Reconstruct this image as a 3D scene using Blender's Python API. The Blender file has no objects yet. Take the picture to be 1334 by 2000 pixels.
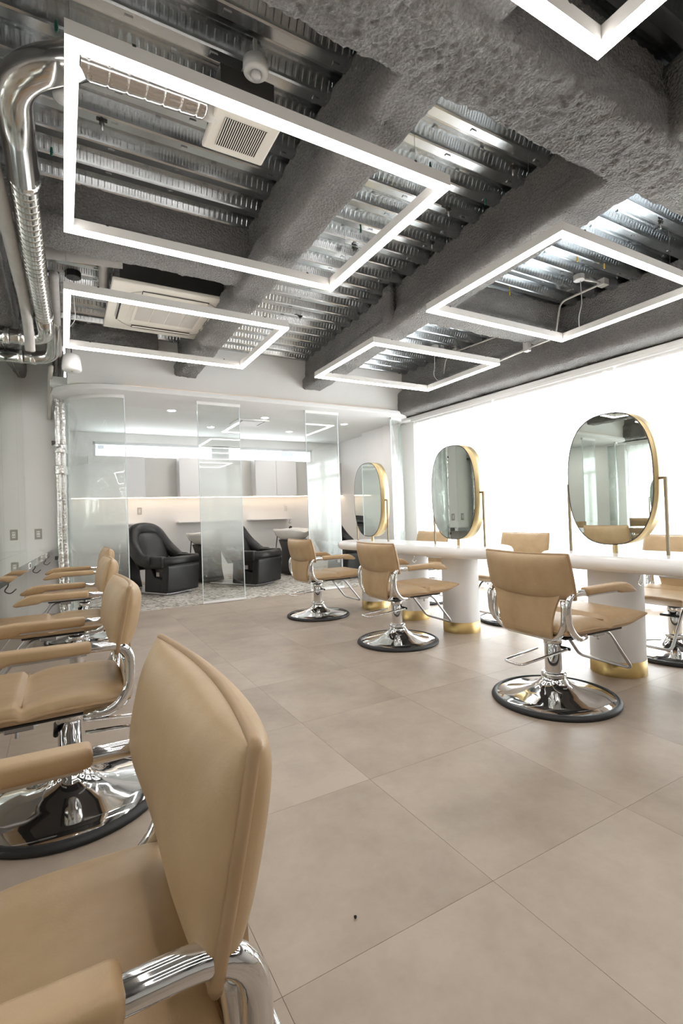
import bpy, bmesh, math, random
from mathutils import Vector, Matrix, noise
random.seed(7)
sc = bpy.context.scene
COL = sc.collection

# ------------------------------------------------------------------ camera, world, exposure
CAM_H = 0.99
F_PX, YAW, PITCH, ROLL = 961.34, math.radians(29.549), math.radians(0.480), math.radians(-1.996)
cam_d = bpy.data.cameras.new('camera')
cam_d.sensor_fit = 'VERTICAL'; cam_d.sensor_height = 36.0
cam_d.lens = F_PX / 2000.0 * 36.0
cam_d.clip_start = 0.02
cam = bpy.data.objects.new('camera', cam_d); COL.objects.link(cam)
_f = Vector((math.sin(YAW)*math.cos(PITCH), math.cos(YAW)*math.cos(PITCH), math.sin(PITCH)))
_r = Vector((math.cos(YAW), -math.sin(YAW), 0)); _u = _r.cross(_f)
_r2 = math.cos(ROLL)*_r + math.sin(ROLL)*_u; _u2 = -math.sin(ROLL)*_r + math.cos(ROLL)*_u
_m = Matrix((_r2, _u2, -_f)).transposed().to_4x4(); _m.translation = Vector((0, 0, CAM_H))
cam.matrix_world = _m
sc.camera = cam

world = bpy.data.worlds.new('sky'); sc.world = world; world.use_nodes = True
_bg = world.node_tree.nodes['Background']
_bg.inputs['Color'].default_value = (0.93, 0.97, 1.0, 1); _bg.inputs['Strength'].default_value = 12.5
LED_STRENGTH = 17.0
sc.view_settings.view_transform = 'Standard'; sc.view_settings.look = 'None'
sc.view_settings.exposure = 0.36; sc.view_settings.gamma = 1.0; sc.view_settings.use_curve_mapping = False
sc.cycles.max_bounces = 8; sc.cycles.diffuse_bounces = 4; sc.cycles.glossy_bounces = 5
sc.cycles.transparent_max_bounces = 10; sc.cycles.transmission_bounces = 4
sc.cycles.sample_clamp_indirect = 6.0; sc.cycles.use_denoising = True
sc.cycles.use_adaptive_sampling = True; sc.cycles.adaptive_threshold = 0.02; sc.cycles.caustics_reflective = True; sc.cycles.caustics_refractive = False

# ------------------------------------------------------------------ materials
MATS = {}
def new_mat(name):
    m = bpy.data.materials.new(name); m.use_nodes = True
    nt = m.node_tree; b = nt.nodes['Principled BSDF']
    MATS[name] = m
    return m, nt, b
def N(nt, typ, **kw):
    n = nt.nodes.new(typ)
    for k, v in kw.items():
        if k in n.inputs: n.inputs[k].default_value = v
        else: setattr(n, k, v)
    return n
def coords(nt, kind='Object', scale=None):
    tc = nt.nodes.new('ShaderNodeTexCoord'); o = tc.outputs[kind]
    if scale:
        mp = nt.nodes.new('ShaderNodeMapping'); mp.inputs['Scale'].default_value = scale
        nt.links.new(o, mp.inputs['Vector']); o = mp.outputs['Vector']
    return o
def ramp(nt, fac, stops):
    r = nt.nodes.new('ShaderNodeValToRGB'); e = r.color_ramp.elements
    while len(e) < len(stops): e.new(0.5)
    for k, (p, c) in enumerate(stops):
        e[k].position = p; e[k].color = (*c, 1) if len(c) == 3 else c
    nt.links.new(fac, r.inputs['Fac']); return r.outputs['Color']
def bump(nt, b, height, strength=0.2, dist=0.01):
    bp = N(nt, 'ShaderNodeBump', Strength=strength, Distance=dist)
    nt.links.new(height, bp.inputs['Height']); nt.links.new(bp.outputs['Normal'], b.inputs['Normal'])
def simple(name, col, rough=0.5, metal=0.0, spec=None, coat=0.0):
    m, nt, b = new_mat(name)
    b.inputs['Base Color'].default_value = (*col, 1); b.inputs['Roughness'].default_value = rough
    b.inputs['Metallic'].default_value = metal
    if spec is not None: b.inputs['Specular IOR Level'].default_value = spec
    if coat: b.inputs['Coat Weight'].default_value = coat
    return m
def noisy(name, c1, c2, scale, rough=0.5, metal=0.0, bstr=0.0, bscale=None, detail=4, coord='Object', bdist=0.005, rvar=0.0):
    m, nt, b = new_mat(name)
    v = coords(nt, coord)
    n = N(nt, 'ShaderNodeTexNoise', Scale=scale, Detail=detail, Roughness=0.6); nt.links.new(v, n.inputs['Vector'])
    nt.links.new(ramp(nt, n.outputs['Fac'], [(0.3, c1), (0.7, c2)]), b.inputs['Base Color'])
    b.inputs['Roughness'].default_value = rough; b.inputs['Metallic'].default_value = metal
    if rvar:
        mr = N(nt, 'ShaderNodeMapRange'); mr.inputs['To Min'].default_value = rough-rvar; mr.inputs['To Max'].default_value = rough+rvar
        nt.links.new(n.outputs['Fac'], mr.inputs['Value']); nt.links.new(mr.outputs['Result'], b.inputs['Roughness'])
    if bstr:
        n2 = N(nt, 'ShaderNodeTexNoise', Scale=bscale or scale*5, Detail=6.0); nt.links.new(v, n2.inputs['Vector'])
        bump(nt, b, n2.outputs['Fac'], bstr, bdist)
    return m
noisy('leather', (0.40, 0.268, 0.140), (0.475, 0.330, 0.184), 9.0, rough=0.42, bstr=0.12, bscale=260, bdist=0.002)
noisy('leather_seam', (0.36, 0.235, 0.12), (0.40, 0.265, 0.145), 20.0, rough=0.5)
noisy('black_leather', (0.005, 0.0045, 0.0045), (0.009, 0.008, 0.008), 8.0, rough=0.42, bstr=0.1, bscale=200, bdist=0.002)
simple('chrome', (0.78, 0.78, 0.78), 0.06, 1.0)
simple('steel', (0.55, 0.55, 0.56), 0.28, 1.0)
simple('dark_steel', (0.10, 0.095, 0.09), 0.45, 0.7)
simple('rubber', (0.012, 0.012, 0.012), 0.55)
noisy('gold', (0.58, 0.455, 0.24), (0.64, 0.51, 0.29), 3.0, rough=0.40, metal=1.0); noisy('gold_band', (0.46, 0.33, 0.135), (0.52, 0.38, 0.17), 3.0, rough=0.42, metal=1.0)  # gold_band: copy of gold, dimmer surroundings of the column feet put into its colour
simple('bronze', (0.27, 0.215, 0.14), 0.5, 0.8)
simple('white_gloss', (0.86, 0.85, 0.84), 0.22, coat=0.3)
simple('white_matte', (0.80, 0.79, 0.785), 0.6)
noisy('white_wall', (0.80, 0.785, 0.765), (0.83, 0.815, 0.80), 2.5, rough=0.75, bstr=0.05, bscale=120, bdist=0.002)
simple('white_ceiling', (0.82, 0.83, 0.82), 0.8)
simple('cabinet_white', (0.70, 0.69, 0.69), 0.45)
simple('furring_grey', (0.60, 0.585, 0.555), 0.7)
simple('porcelain', (0.80, 0.77, 0.73), 0.15, coat=0.5)
simple('plastic_cream', (0.72, 0.68, 0.61), 0.45)
simple('plastic_white', (0.78, 0.77, 0.76), 0.4)
simple('plastic_grey', (0.48, 0.45, 0.41), 0.45)
simple('black_plastic', (0.018, 0.018, 0.018), 0.5)
simple('dark_slot', (0.010, 0.010, 0.010), 0.8)
simple('outlet_plate', (0.36, 0.33, 0.29), 0.45)
simple('green_plastic', (0.01, 0.12, 0.08), 0.4)
simple('yellow_plastic', (0.55, 0.38, 0.03), 0.4)
noisy('insulation_tape', (0.36, 0.34, 0.32), (0.44, 0.42, 0.40), 6.0, rough=0.55, bstr=0.3, bscale=30, bdist=0.004)
simple('aluminium', (0.62, 0.60, 0.57), 0.42, 0.6); simple('frame_white', (0.80, 0.775, 0.745), 0.5)
simple('window_frame', (0.62, 0.63, 0.64), 0.5)
simple('grout', (0.25, 0.20, 0.16), 0.8)
simple('building_white', (0.55, 0.55, 0.56), 0.8)
simple('building_pane', (0.03, 0.034, 0.042), 0.4)
simple('wire', (0.25, 0.25, 0.25), 0.4, 0.8)
simple('cord_white', (0.70, 0.70, 0.68), 0.5)
simple('mirror', (0.80, 0.845, 0.815), 0.0, 1.0)
simple('mirror_wall', (0.87, 0.90, 0.865), 0.0, 1.0)
simple('mirror_edge', (0.05, 0.04, 0.035), 0.4)
noisy('spiral_duct', (0.55, 0.545, 0.53), (0.70, 0.69, 0.68), 5.0, rough=0.16, metal=1.0)
noisy('foil', (0.72, 0.70, 0.68), (0.85, 0.84, 0.83), 12.0, rough=0.16, metal=1.0, bstr=0.75, bscale=38, bdist=0.012)

def mat_emit(name, col, s):
    m = bpy.data.materials.new(name); m.use_nodes = True; nt = m.node_tree; nt.nodes.clear()
    e = N(nt, 'ShaderNodeEmission', Strength=s); e.inputs['Color'].default_value = (*col, 1)
    o = nt.nodes.new('ShaderNodeOutputMaterial'); nt.links.new(e.outputs[0], o.inputs['Surface']); MATS[name] = m
mat_emit('led', (1.0, 0.955, 0.915), LED_STRENGTH)
mat_emit('led_warm', (1.0, 0.78, 0.58), 9.0); mat_emit('led_soft', (1.0, 0.76, 0.54), 1.2)
mat_emit('downlight', (1.0, 0.96, 0.92), 170.0)

def mat_floor_tile():
    m, nt, b = new_mat('floor_tile')
    g = nt.nodes.new('ShaderNodeNewGeometry'); oi = nt.nodes.new('ShaderNodeObjectInfo')
    add = N(nt, 'ShaderNodeVectorMath', operation='MULTIPLY_ADD'); nt.links.new(oi.outputs['Random'], add.inputs[0])
    add.inputs[1].default_value = (37, 91, 13); nt.links.new(g.outputs['Position'], add.inputs[2])
    n1 = N(nt, 'ShaderNodeTexNoise', Scale=2.6, Detail=7.0, Roughness=0.62); nt.links.new(add.outputs[0], n1.inputs['Vector'])
    n2 = N(nt, 'ShaderNodeTexNoise', Scale=22.0, Detail=6.0, Roughness=0.7); nt.links.new(add.outputs[0], n2.inputs['Vector'])
    mx = N(nt, 'ShaderNodeMath', operation='MULTIPLY_ADD'); mx.inputs[1].default_value = 0.25
    nt.links.new(n2.outputs['Fac'], mx.inputs[0]); nt.links.new(n1.outputs['Fac'], mx.inputs[2])
    mr = N(nt, 'ShaderNodeMath', operation='MULTIPLY_ADD'); mr.inputs[1].default_value = 0.22
    nt.links.new(oi.outputs['Random'], mr.inputs[0]); nt.links.new(mx.outputs[0], mr.inputs[2])
    c = ramp(nt, mr.outputs[0], [(0.45, (0.252, 0.196, 0.151)), (0.69, (0.325, 0.260, 0.204)), (0.97, (0.398, 0.326, 0.262))])
    nt.links.new(c, b.inputs['Base Color']); b.inputs['Roughness'].default_value = 0.4
    b.inputs['Specular IOR Level'].default_value = 0.45
    bump(nt, b, n2.outputs['Fac'], 0.04, 0.003)
mat_floor_tile()

def mat_terrazzo():
    m, nt, b = new_mat('terrazzo')
    v = coords(nt, 'Object')
    vo = N(nt, 'ShaderNodeTexVoronoi', Scale=30.0); nt.links.new(v, vo.inputs['Vector'])
    sep = nt.nodes.new('ShaderNodeSeparateColor'); nt.links.new(vo.outputs['Color'], sep.inputs[0])
    c = ramp(nt, sep.outputs[0], [(0.0, (0.10, 0.085, 0.07)), (0.2, (0.28, 0.23, 0.18)), (0.45, (0.50, 0.46, 0.41)), (0.9, (0.66, 0.63, 0.59))])
    nt.links.new(c, b.inputs['Base Color']); b.inputs['Roughness'].default_value = 0.45
mat_terrazzo()

def mat_spray():
    m, nt, b = new_mat('sprayed_fireproofing')
    g = nt.nodes.new('ShaderNodeNewGeometry')
    n = N(nt, 'ShaderNodeTexNoise', Scale=85.0, Detail=6.0, Roughness=0.75); nt.links.new(g.outputs['Position'], n.inputs['Vector'])
    n3 = N(nt, 'ShaderNodeTexNoise', Scale=2.2, Detail=4.0); nt.links.new(g.outputs['Position'], n3.inputs['Vector'])
    mx = N(nt, 'ShaderNodeMath', operation='MULTIPLY_ADD'); mx.inputs[1].default_value = 0.5
    nt.links.new(n3.outputs['Fac'], mx.inputs[0]); nt.links.new(n.outputs['Fac'], mx.inputs[2])
    c = ramp(nt, mx.outputs[0], [(0.5, (0.31, 0.300, 0.290)), (0.95, (0.56, 0.545, 0.53))])  # noise shared with the bump: pits painted darker, their shade put into the colour
    nt.links.new(c, b.inputs['Base Color']); b.inputs['Roughness'].default_value = 0.95
    b.inputs['Specular IOR Level'].default_value = 0.15
    vo = N(nt, 'ShaderNodeTexVoronoi', Scale=70.0); nt.links.new(g.outputs['Position'], vo.inputs['Vector'])
    ad = N(nt, 'ShaderNodeMath', operation='MULTIPLY_ADD'); ad.inputs[1].default_value = 0.8
    nt.links.new(vo.outputs['Distance'], ad.inputs[0]); nt.links.new(n.outputs['Fac'], ad.inputs[2])
    bump(nt, b, ad.outputs[0], 1.0, 0.045)
mat_spray()

def mat_deck():
    m, nt, b = new_mat('galvanised_deck')
    v = coords(nt, 'Object')
    n = N(nt, 'ShaderNodeTexNoise', Scale=5.0, Detail=5.0); nt.links.new(v, n.inputs['Vector'])
    c = ramp(nt, n.outputs['Fac'], [(0.3, (0.50, 0.53, 0.55)), (0.7, (0.64, 0.67, 0.69))])
    nt.links.new(c, b.inputs['Base Color']); b.inputs['Metallic'].default_value = 1.0; b.inputs['Roughness'].default_value = 0.20
    sx = nt.nodes.new('ShaderNodeSeparateXYZ'); nt.links.new(v, sx.inputs[0])
    ml = N(nt, 'ShaderNodeMath', operation='MULTIPLY'); ml.inputs[1].default_value = 2*math.pi/0.034; nt.links.new(sx.outputs['X'], ml.inputs[0])
    sn = N(nt, 'ShaderNodeMath', operation='SINE'); nt.links.new(ml.outputs[0], sn.inputs[0])
    a1 = N(nt, 'ShaderNodeMath', operation='GREATER_THAN'); a1.inputs[1].default_value = 0.016; nt.links.new(sx.outputs['Z'], a1.inputs[0])
    a2 = N(nt, 'ShaderNodeMath', operation='LESS_THAN'); a2.inputs[1].default_value = 0.058; nt.links.new(sx.outputs['Z'], a2.inputs[0])
    am = N(nt, 'ShaderNodeMath', operation='MULTIPLY'); nt.links.new(a1.outputs[0], am.inputs[0]); nt.links.new(a2.outputs[0], am.inputs[1])
    cl = N(nt, 'ShaderNodeClamp'); cl.inputs['Min'].default_value = -0.4; cl.inputs['Max'].default_value = 0.4; nt.links.new(sn.outputs[0], cl.inputs[0])
    hm = N(nt, 'ShaderNodeMath', operation='MULTIPLY'); nt.links.new(cl.outputs[0], hm.inputs[0]); nt.links.new(am.outputs[0], hm.inputs[1])
    bump(nt, b, hm.outputs[0], 0.5, 0.003)
mat_deck()

def mat_curtain():
    m = bpy.data.materials.new('sheer_curtain'); m.use_nodes = True; nt = m.node_tree; nt.nodes.clear(); MATS['sheer_curtain'] = m
    tr = N(nt, 'ShaderNodeBsdfTransparent'); tr.inputs[0].default_value = (0.97, 0.97, 0.96, 1)
    tl = N(nt, 'ShaderNodeBsdfTranslucent'); tl.inputs[0].default_value = (0.90, 0.89, 0.87, 1)
    df = N(nt, 'ShaderNodeBsdfDiffuse'); df.inputs[0].default_value = (0.85, 0.84, 0.82, 1)
    m1 = N(nt, 'ShaderNodeMixShader'); m1.inputs[0].default_value = 0.35
    nt.links.new(tl.outputs[0], m1.inputs[1]); nt.links.new(df.outputs[0], m1.inputs[2])
    m2 = N(nt, 'ShaderNodeMixShader'); m2.inputs[0].default_value = 0.62
    nt.links.new(tr.outputs[0], m2.inputs[1]); nt.links.new(m1.outputs[0], m2.inputs[2])
    o = nt.nodes.new('ShaderNodeOutputMaterial'); nt.links.new(m2.outputs[0], o.inputs['Surface'])
mat_curtain()

def mat_glass(name, frost=False, tint=(0.970, 0.985, 0.980)):
    m = bpy.data.materials.new(name); m.use_nodes = True; nt = m.node_tree; nt.nodes.clear(); MATS[name] = m
    tr = N(nt, 'ShaderNodeBsdfTransparent'); tr.inputs[0].default_value = (*tint, 1)
    gl = N(nt, 'ShaderNodeBsdfGlossy', Roughness=0.0); gl.inputs[0].default_value = (0.95, 1.0, 0.98, 1)
    fr = N(nt, 'ShaderNodeFresnel', IOR=1.55)
    gb = nt.nodes.new('ShaderNodeNewGeometry'); mi = N(nt, 'ShaderNodeMapRange')
    mi.inputs['To Min'].default_value = 1.6; mi.inputs['To Max'].default_value = 1/1.6
    nt.links.new(gb.outputs['Backfacing'], mi.inputs['Value']); nt.links.new(mi.outputs['Result'], fr.inputs['IOR'])
    mx = N(nt, 'ShaderNodeMixShader')
    base = tr.outputs[0]
    if frost:
        g = nt.nodes.new('ShaderNodeNewGeometry'); sx = nt.nodes.new('ShaderNodeSeparateXYZ'); nt.links.new(g.outputs['Position'], sx.inputs[0])
        mr = N(nt, 'ShaderNodeMapRange'); mr.inputs['From Min'].default_value = 0.0; mr.inputs['From Max'].default_value = 2.5
        nt.links.new(sx.outputs['Z'], mr.inputs['Value'])
        c = ramp(nt, mr.outputs['Result'], [(0.10, (0, 0, 0)), (0.22, (0.16, 0.16, 0.16)), (0.36, (0.50, 0.50, 0.50)), (0.56, (0.45, 0.45, 0.45)), (0.80, (0.05, 0.05, 0.05))])
        tl = N(nt, 'ShaderNodeBsdfTranslucent'); tl.inputs[0].default_value = (0.93, 0.97, 0.96, 1)
        df = N(nt, 'ShaderNodeBsdfDiffuse'); df.inputs[0].default_value = (0.90, 0.94, 0.93, 1)
        ms = N(nt, 'ShaderNodeMixShader'); ms.inputs[0].default_value = 0.5
        nt.links.new(tl.outputs[0], ms.inputs[1]); nt.links.new(df.outputs[0], ms.inputs[2])
        mf = N(nt, 'ShaderNodeMixShader'); nt.links.new(c, mf.inputs[0]); nt.links.new(tr.outputs[0], mf.inputs[1]); nt.links.new(ms.outputs[0], mf.inputs[2])
        base = mf.outputs[0]
    nt.links.new(fr.outputs[0], mx.inputs[0]); nt.links.new(base, mx.inputs[1]); nt.links.new(gl.outputs[0], mx.inputs[2])
    o = nt.nodes.new('ShaderNodeOutputMaterial'); nt.links.new(mx.outputs[0], o.inputs['Surface'])
mat_glass('clear_glass'); mat_glass('film_glass', True); mat_glass('window_glass', tint=(0.97, 0.98, 0.98))
simple('glass_edge', (0.70, 0.76, 0.78), 0.15)

# ------------------------------------------------------------------ mesh helpers
def obj(name, bm, mat, parent=None, smooth=False, recalc=True, loc=None):
    me = bpy.data.meshes.new(name)
    if recalc: bmesh.ops.recalc_face_normals(bm, faces=bm.faces)
    bm.to_mesh(me); bm.free()
    if smooth: me.polygons.foreach_set('use_smooth', [True]*len(me.polygons))
    me.materials.append(MATS[mat])
    o = bpy.data.objects.new(name, me); COL.objects.link(o)
    if parent is not None: o.parent = parent
    if loc: o.location = loc
    return o
def again(src, name, parent=None, loc=None, rot=None):
    o = bpy.data.objects.new(name, src.data); COL.objects.link(o)
    if parent is not None: o.parent = parent
    if loc: o.location = loc
    if rot: o.rotation_euler = rot
    return o
def tag(o, label, cat, group=None, kind=None):
    o['label'] = label; o['category'] = cat
    if group: o['group'] = group
    if kind: o['kind'] = kind
    return o
def thing(name, label, cat, loc=(0, 0, 0), rz=0.0, group=None, kind=None):
    o = bpy.data.objects.new(name, None); COL.objects.link(o); o.empty_display_size = 0.1
    o.location = loc; o.rotation_euler = (0, 0, rz)
    return tag(o, label, cat, group, kind)
def copy_tree(o, parent=None):
    c = o.copy(); COL.objects.link(c)
    if parent is not None: c.parent = parent
    for ch in list(o.children): copy_tree(ch, c)
    return c
def B(*boxes, bevel=0.0, seg=2):
    bm = bmesh.new()
    for (x0, x1, y0, y1, z0, z1) in boxes:
        vs = [bm.verts.new(p) for p in ((x0,y0,z0),(x1,y0,z0),(x1,y1,z0),(x0,y1,z0),(x0,y0,z1),(x1,y0,z1),(x1,y1,z1),(x0,y1,z1))]
        for f in ((0,3,2,1),(4,5,6,7),(0,1,5,4),(1,2,6,5),(2,3,7,6),(3,0,4,7)): bm.faces.new([vs[i] for i in f])
    if bevel: bmesh.ops.bevel(bm, geom=list(bm.edges), offset=bevel, segments=seg, affect='EDGES', profile=0.5)
    return bm
def fillet(pts, rad, n=6, closed=False):
    P = [Vector(p) for p in pts]; out = []; L = len(P)
    for i, p in enumerate(P):
        if not closed and (i == 0 or i == L-1): out.append(p); continue
        a = P[(i-1) % L]; c = P[(i+1) % L]
        r = rad[i] if isinstance(rad, (list, tuple)) else rad
        d1 = (a-p); d2 = (c-p); k = min(r, d1.length*0.48, d2.length*0.48)
        s = p+d1.normalized()*k; e = p+d2.normalized()*k
        for j in range(n+1):
            t = j/n; out.append((1-t)**2*s+2*t*(1-t)*p+t*t*e)
    return out
def tube(pts, r, seg=10, closed=False, bm=None, radf=None, cap=True, ellipse=None):
    bm = bm or bmesh.new(); P = [Vector(p) for p in pts]; n = len(P); rings = []
    t0 = (P[1]-P[0]).normalized(); up = Vector((0,0,1)) if abs(t0.z) < 0.9 else Vector((1,0,0))
    nrm = (up-t0*up.dot(t0)).normalized()
    for i in range(n):
        if closed: t = (P[(i+1) % n]-P[(i-1) % n]).normalized()
        elif i == 0: t = t0
        elif i == n-1: t = (P[-1]-P[-2]).normalized()
        else: t = (P[i+1]-P[i-1]).normalized()
        nrm = (nrm-t*nrm.dot(t)); nrm.normalize(); bi = t.cross(nrm)
        rr = radf(i) if radf else r
        ring = []
        for k in range(seg):
            a = 2*math.pi*k/seg; ea, eb = (ellipse or (1, 1))
            ring.append(bm.verts.new(P[i]+nrm*math.cos(a)*rr*ea+bi*math.sin(a)*rr*eb))
        rings.append(ring)
    m = n if closed else n-1
    for i in range(m):
        a, b = rings[i], rings[(i+1) % n]
        for k in range(seg): bm.faces.new((a[k], a[(k+1) % seg], b[(k+1) % seg], b[k]))
    if cap and not closed:
        bm.faces.new(rings[0][::-1]); bm.faces.new(rings[-1])
    return bm
def lathe(prof, seg=40, bm=None, c=(0,0,0)):
    bm = bm or bmesh.new(); rings = []
    for r, z in prof:
        if r < 1e-6: rings.append([bm.verts.new((c[0], c[1], c[2]+z))])
        else: rings.append([bm.verts.new((c[0]+r*math.cos(2*math.pi*k/seg), c[1]+r*math.sin(2*math.pi*k/seg), c[2]+z)) for k in range(seg)])
    for a, b in zip(rings, rings[1:]):
        for k in range(seg):
            k2 = (k+1) % seg
            if len(a) == 1 and len(b) == 1: continue
            if len(a) == 1: bm.faces.new((a[0], b[k2], b[k]))
            elif len(b) == 1: bm.faces.new((a[k], a[k2], b[0]))
            else: bm.faces.new((a[k], a[k2], b[k2], b[k]))
    return bm
def prism(poly, h0, h1, axis='Z', bm=None, bevel=0.0, seg=2):
    """extrude a 2-D outline; axis Z: (x,y)->z, axis Y: (x,z)->y"""
    bm = bm or bmesh.new()
    mk = (lambda p, h: (p[0], p[1], h)) if axis == 'Z' else ((lambda p, h: (p[0], h, p[1])) if axis == 'Y' else (lambda p, h: (h, p[0], p[1])))
    a = [bm.verts.new(mk(p, h0)) for p in poly]; b = [bm.verts.new(mk(p, h1)) for p in poly]; n = len(poly)
    fs = [bm.faces.new(a[::-1]), bm.faces.new(b)]
    for i in range(n): fs.append(bm.faces.new((a[i], a[(i+1) % n], b[(i+1) % n], b[i])))
    if bevel:
        bmesh.ops.recalc_face_normals(bm, faces=fs)
        ed = [e for e in bm.edges if len(e.link_faces) == 2 and e.calc_face_angle(0) > 0.6]
        bmesh.ops.bevel(bm, geom=ed, offset=bevel, segments=seg, affect='EDGES', profile=0.5)
    return bm
def pillow(lx, ly, tf, tb, n=22, m=16, p=4.0, ex=0.55, edge=0.008, pinch=0.0, warp=None, exb=None, dense=1.6):
    """cushion in the local XY plane, thickness tf above and tb below, pinched at its seam"""
    bm = bmesh.new(); top = {}; bot = {}; rim = []
    def out(u, v):
        s = 1-pinch*(1-abs(v)**2) ; t = 1-pinch*(1-abs(u)**2)
        return u*lx/2*s, v*ly/2*t
    def sgn(a): return math.copysign(1, a)
    U = [sgn(a)*(1-(1-abs(a))**dense) for a in [(-1+2*i/n) for i in range(n+1)]]
    V = [sgn(a)*(1-(1-abs(a))**dense) for a in [(-1+2*i/m) for i in range(m+1)]]
    for i, u in enumerate(U):
        for j, v in enumerate(V):
            x, y = out(u, v); k = ((1-abs(u)**p)*(1-abs(v)**p))
            k = max(k, 0)
            zt, zb = edge+tf*k**ex, -edge-tb*k**(exb or ex)
            pt, pb = (x, y, zt), (x, y, zb)
            if warp: pt, pb = warp(*pt), warp(*pb)
            top[i, j] = bm.verts.new(pt); bot[i, j] = bm.verts.new(pb)
    for i in range(n):
        for j in range(m):
            bm.faces.new((top[i,j], top[i+1,j], top[i+1,j+1], top[i,j+1]))
            bm.faces.new((bot[i,j], bot[i,j+1], bot[i+1,j+1], bot[i+1,j]))
    loop = [(i, 0) for i in range(n)]+[(n, j) for j in range(m)]+[(i, m) for i in range(n, 0, -1)]+[(0, j) for j in range(m, 0, -1)]
    for a in range(len(loop)):
        b = loop[(a+1) % len(loop)]; a_ = loop[a]
        bm.faces.new((bot[a_], bot[b], top[b], top[a_]))
    edge_pts = [((top[k].co+bot[k].co)/2) for k in loop]
    return bm, edge_pts
def round_rect(w, h, r, n=6, cx=0, cy=0):
    P = []
    for (sx, sy, a0) in ((1,1,0),(-1,1,90),(-1,-1,180),(1,-1,270)):
        for k in range(n+1):
            a = math.radians(a0+90*k/n); P.append((cx+sx*(w/2-r)+r*math.cos(a), cy+sy*(h/2-r)+r*math.sin(a)))
    return P

# ------------------------------------------------------------------ the setting
def struct(name, bm, mat, label, cat, parent=None, smooth=False):
    o = obj(name, bm, mat, parent, smooth)
    if parent is None: tag(o, label, cat, kind='structure')
    return o
X_MIR = -0.372
floor = struct('floor', B((-1.3, 5.6, -5.2, 6.62, -0.06, -0.004)), 'grout', 'beige stone-look floor of large square tiles', 'floor')
TS, TX, TY = 0.6075, 0.9767, 1.578
_cache = {}
for i in range(-4, 7):
    for j in range(-7, 9):
        x0, x1 = TX+i*TS, TX+(i+1)*TS; y0, y1 = TY+j*TS, TY+(j+1)*TS
        if y0 > 5.93 and x0 > 0.7: continue
        if y0 > 5.2 and x0 > 4.6: continue
        a0, a1 = max(x0, -1.0), min(x1, 5.2); b0, b1 = max(y0, -5.0), min(y1, 6.5)
        if a1-a0 < 0.01 or b1-b0 < 0.01: continue
        w, d = round(a1-a0, 4), round(b1-b0, 4); g = 0.0005
        if (w, d) not in _cache:
            _cache[w, d] = obj('tile', B((g, w-g, g, d-g, -0.004, 0.0)), 'floor_tile', floor, loc=(a0, b0, 0))
        else: again(_cache[w, d], 'tile', floor, (a0, b0, 0))
def arc(cx, cy, r, a0, a1, n=18):
    return [(cx+r*math.cos(math.radians(a0+(a1-a0)*k/n)), cy+r*math.sin(math.radians(a0+(a1-a0)*k/n))) for k in range(n+1)]
GY = 5.93
terr = arc(0.63, 6.5, 0.57, 180, 270)+arc(4.24, 6.33, 0.40, 270, 360)+[(4.66, 6.5), (4.92, 6.5), (4.92, 8.8), (0.0, 8.8), (0.0, 6.5)]
struct('floor_wash_area', prism(terr, -0.05, 0.004), 'terrazzo', 'speckled grey terrazzo floor of the wash area', 'floor')
# the mirror wall runs askew: local +Y along the wall from its far corner, +X into the room
LO, LRZ = (-0.362, 6.5), -0.0568
wl = struct('wall_left', B((-0.9, 0.0, -11.6, 0.12, 0, 3.09)), 'white_wall', 'long wall clad in tall mirror panels beside the wall counter', 'wall')
wl.location = (LO[0], LO[1], 0); wl.rotation_euler = (0, 0, LRZ)
ys = [-0.005, -0.507]
while ys[-1] > -10.4: ys.append(ys[-1]-0.91)
for a, b in zip(ys[1:], ys):
    obj('mirror_panel', B((0.0005, 0.005, a+0.001, b-0.001, 0.012, 2.63)), 'mirror_wall', wl)
struct('wall_back_left', B((-0.40, 0.05, 6.5, 6.62, 0, 3.09)), 'white_wall', 'narrow white wall beside the foil-wrapped pipe', 'wall')
struct('wall_back', B((0.08, 4.50, 5.76, 5.90, 2.476, 3.09), (0.08, 0.12, 5.90, 6.62, 2.476, 3.09)), 'white_wall', 'off-white wall band above the glass-fronted wash area', 'wall')
struct('wall_rear', B((-1.6, 5.7, -5.2, -5.0, 0, 3.09)), 'white_wall', 'plain white wall at the far end of the salon behind the camera', 'wall')
struct('wall_wash_left', B((-0.08, 0.02, 6.62, 8.9, 0, 2.56)), 'white_wall', 'white side wall of the wash area behind the curved glass', 'wall')
WZ0, WZ1, WX0, WX1 = 2.075, 2.33, 0.45, 4.36
struct('wall_wash_back', B((-0.08, 5.0, 8.8, 8.9, 0, WZ0), (-0.08, 5.0, 8.8, 8.9, WZ1, 2.56), (-0.08, WX0, 8.8, 8.9, WZ0, WZ1), (WX1, 5.0, 8.8, 8.9, WZ0, WZ1)),
       'white_wall', 'white back wall of the wash area below a strip window', 'wall')
struct('wall_wash_right', B((4.92, 5.02, 6.3, 8.9, 0, 2.56), (4.76, 4.92, 6.62, 7.55, 0, 2.48)), 'white_wall', 'white right side wall of the wash area with a shallow pier', 'wall')
struct('ceiling_wash_area', B((-0.08, 5.02, 5.94, 8.9, 2.476, 2.56)), 'white_ceiling', 'smooth white dropped ceiling over the wash area', 'ceiling')
fas = arc(0.55, 6.36, 0.66, 180, 270, 24)+arc(4.10, 6.25, 0.55, 270, 350, 20)+[(4.64, 6.5), (-0.11, 6.5)]
struct('trim_1', prism(fas, 2.420, 2.475, bevel=0.006), 'white_matte', 'white rounded fascia slab over the glass partition', 'fascia')

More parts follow.
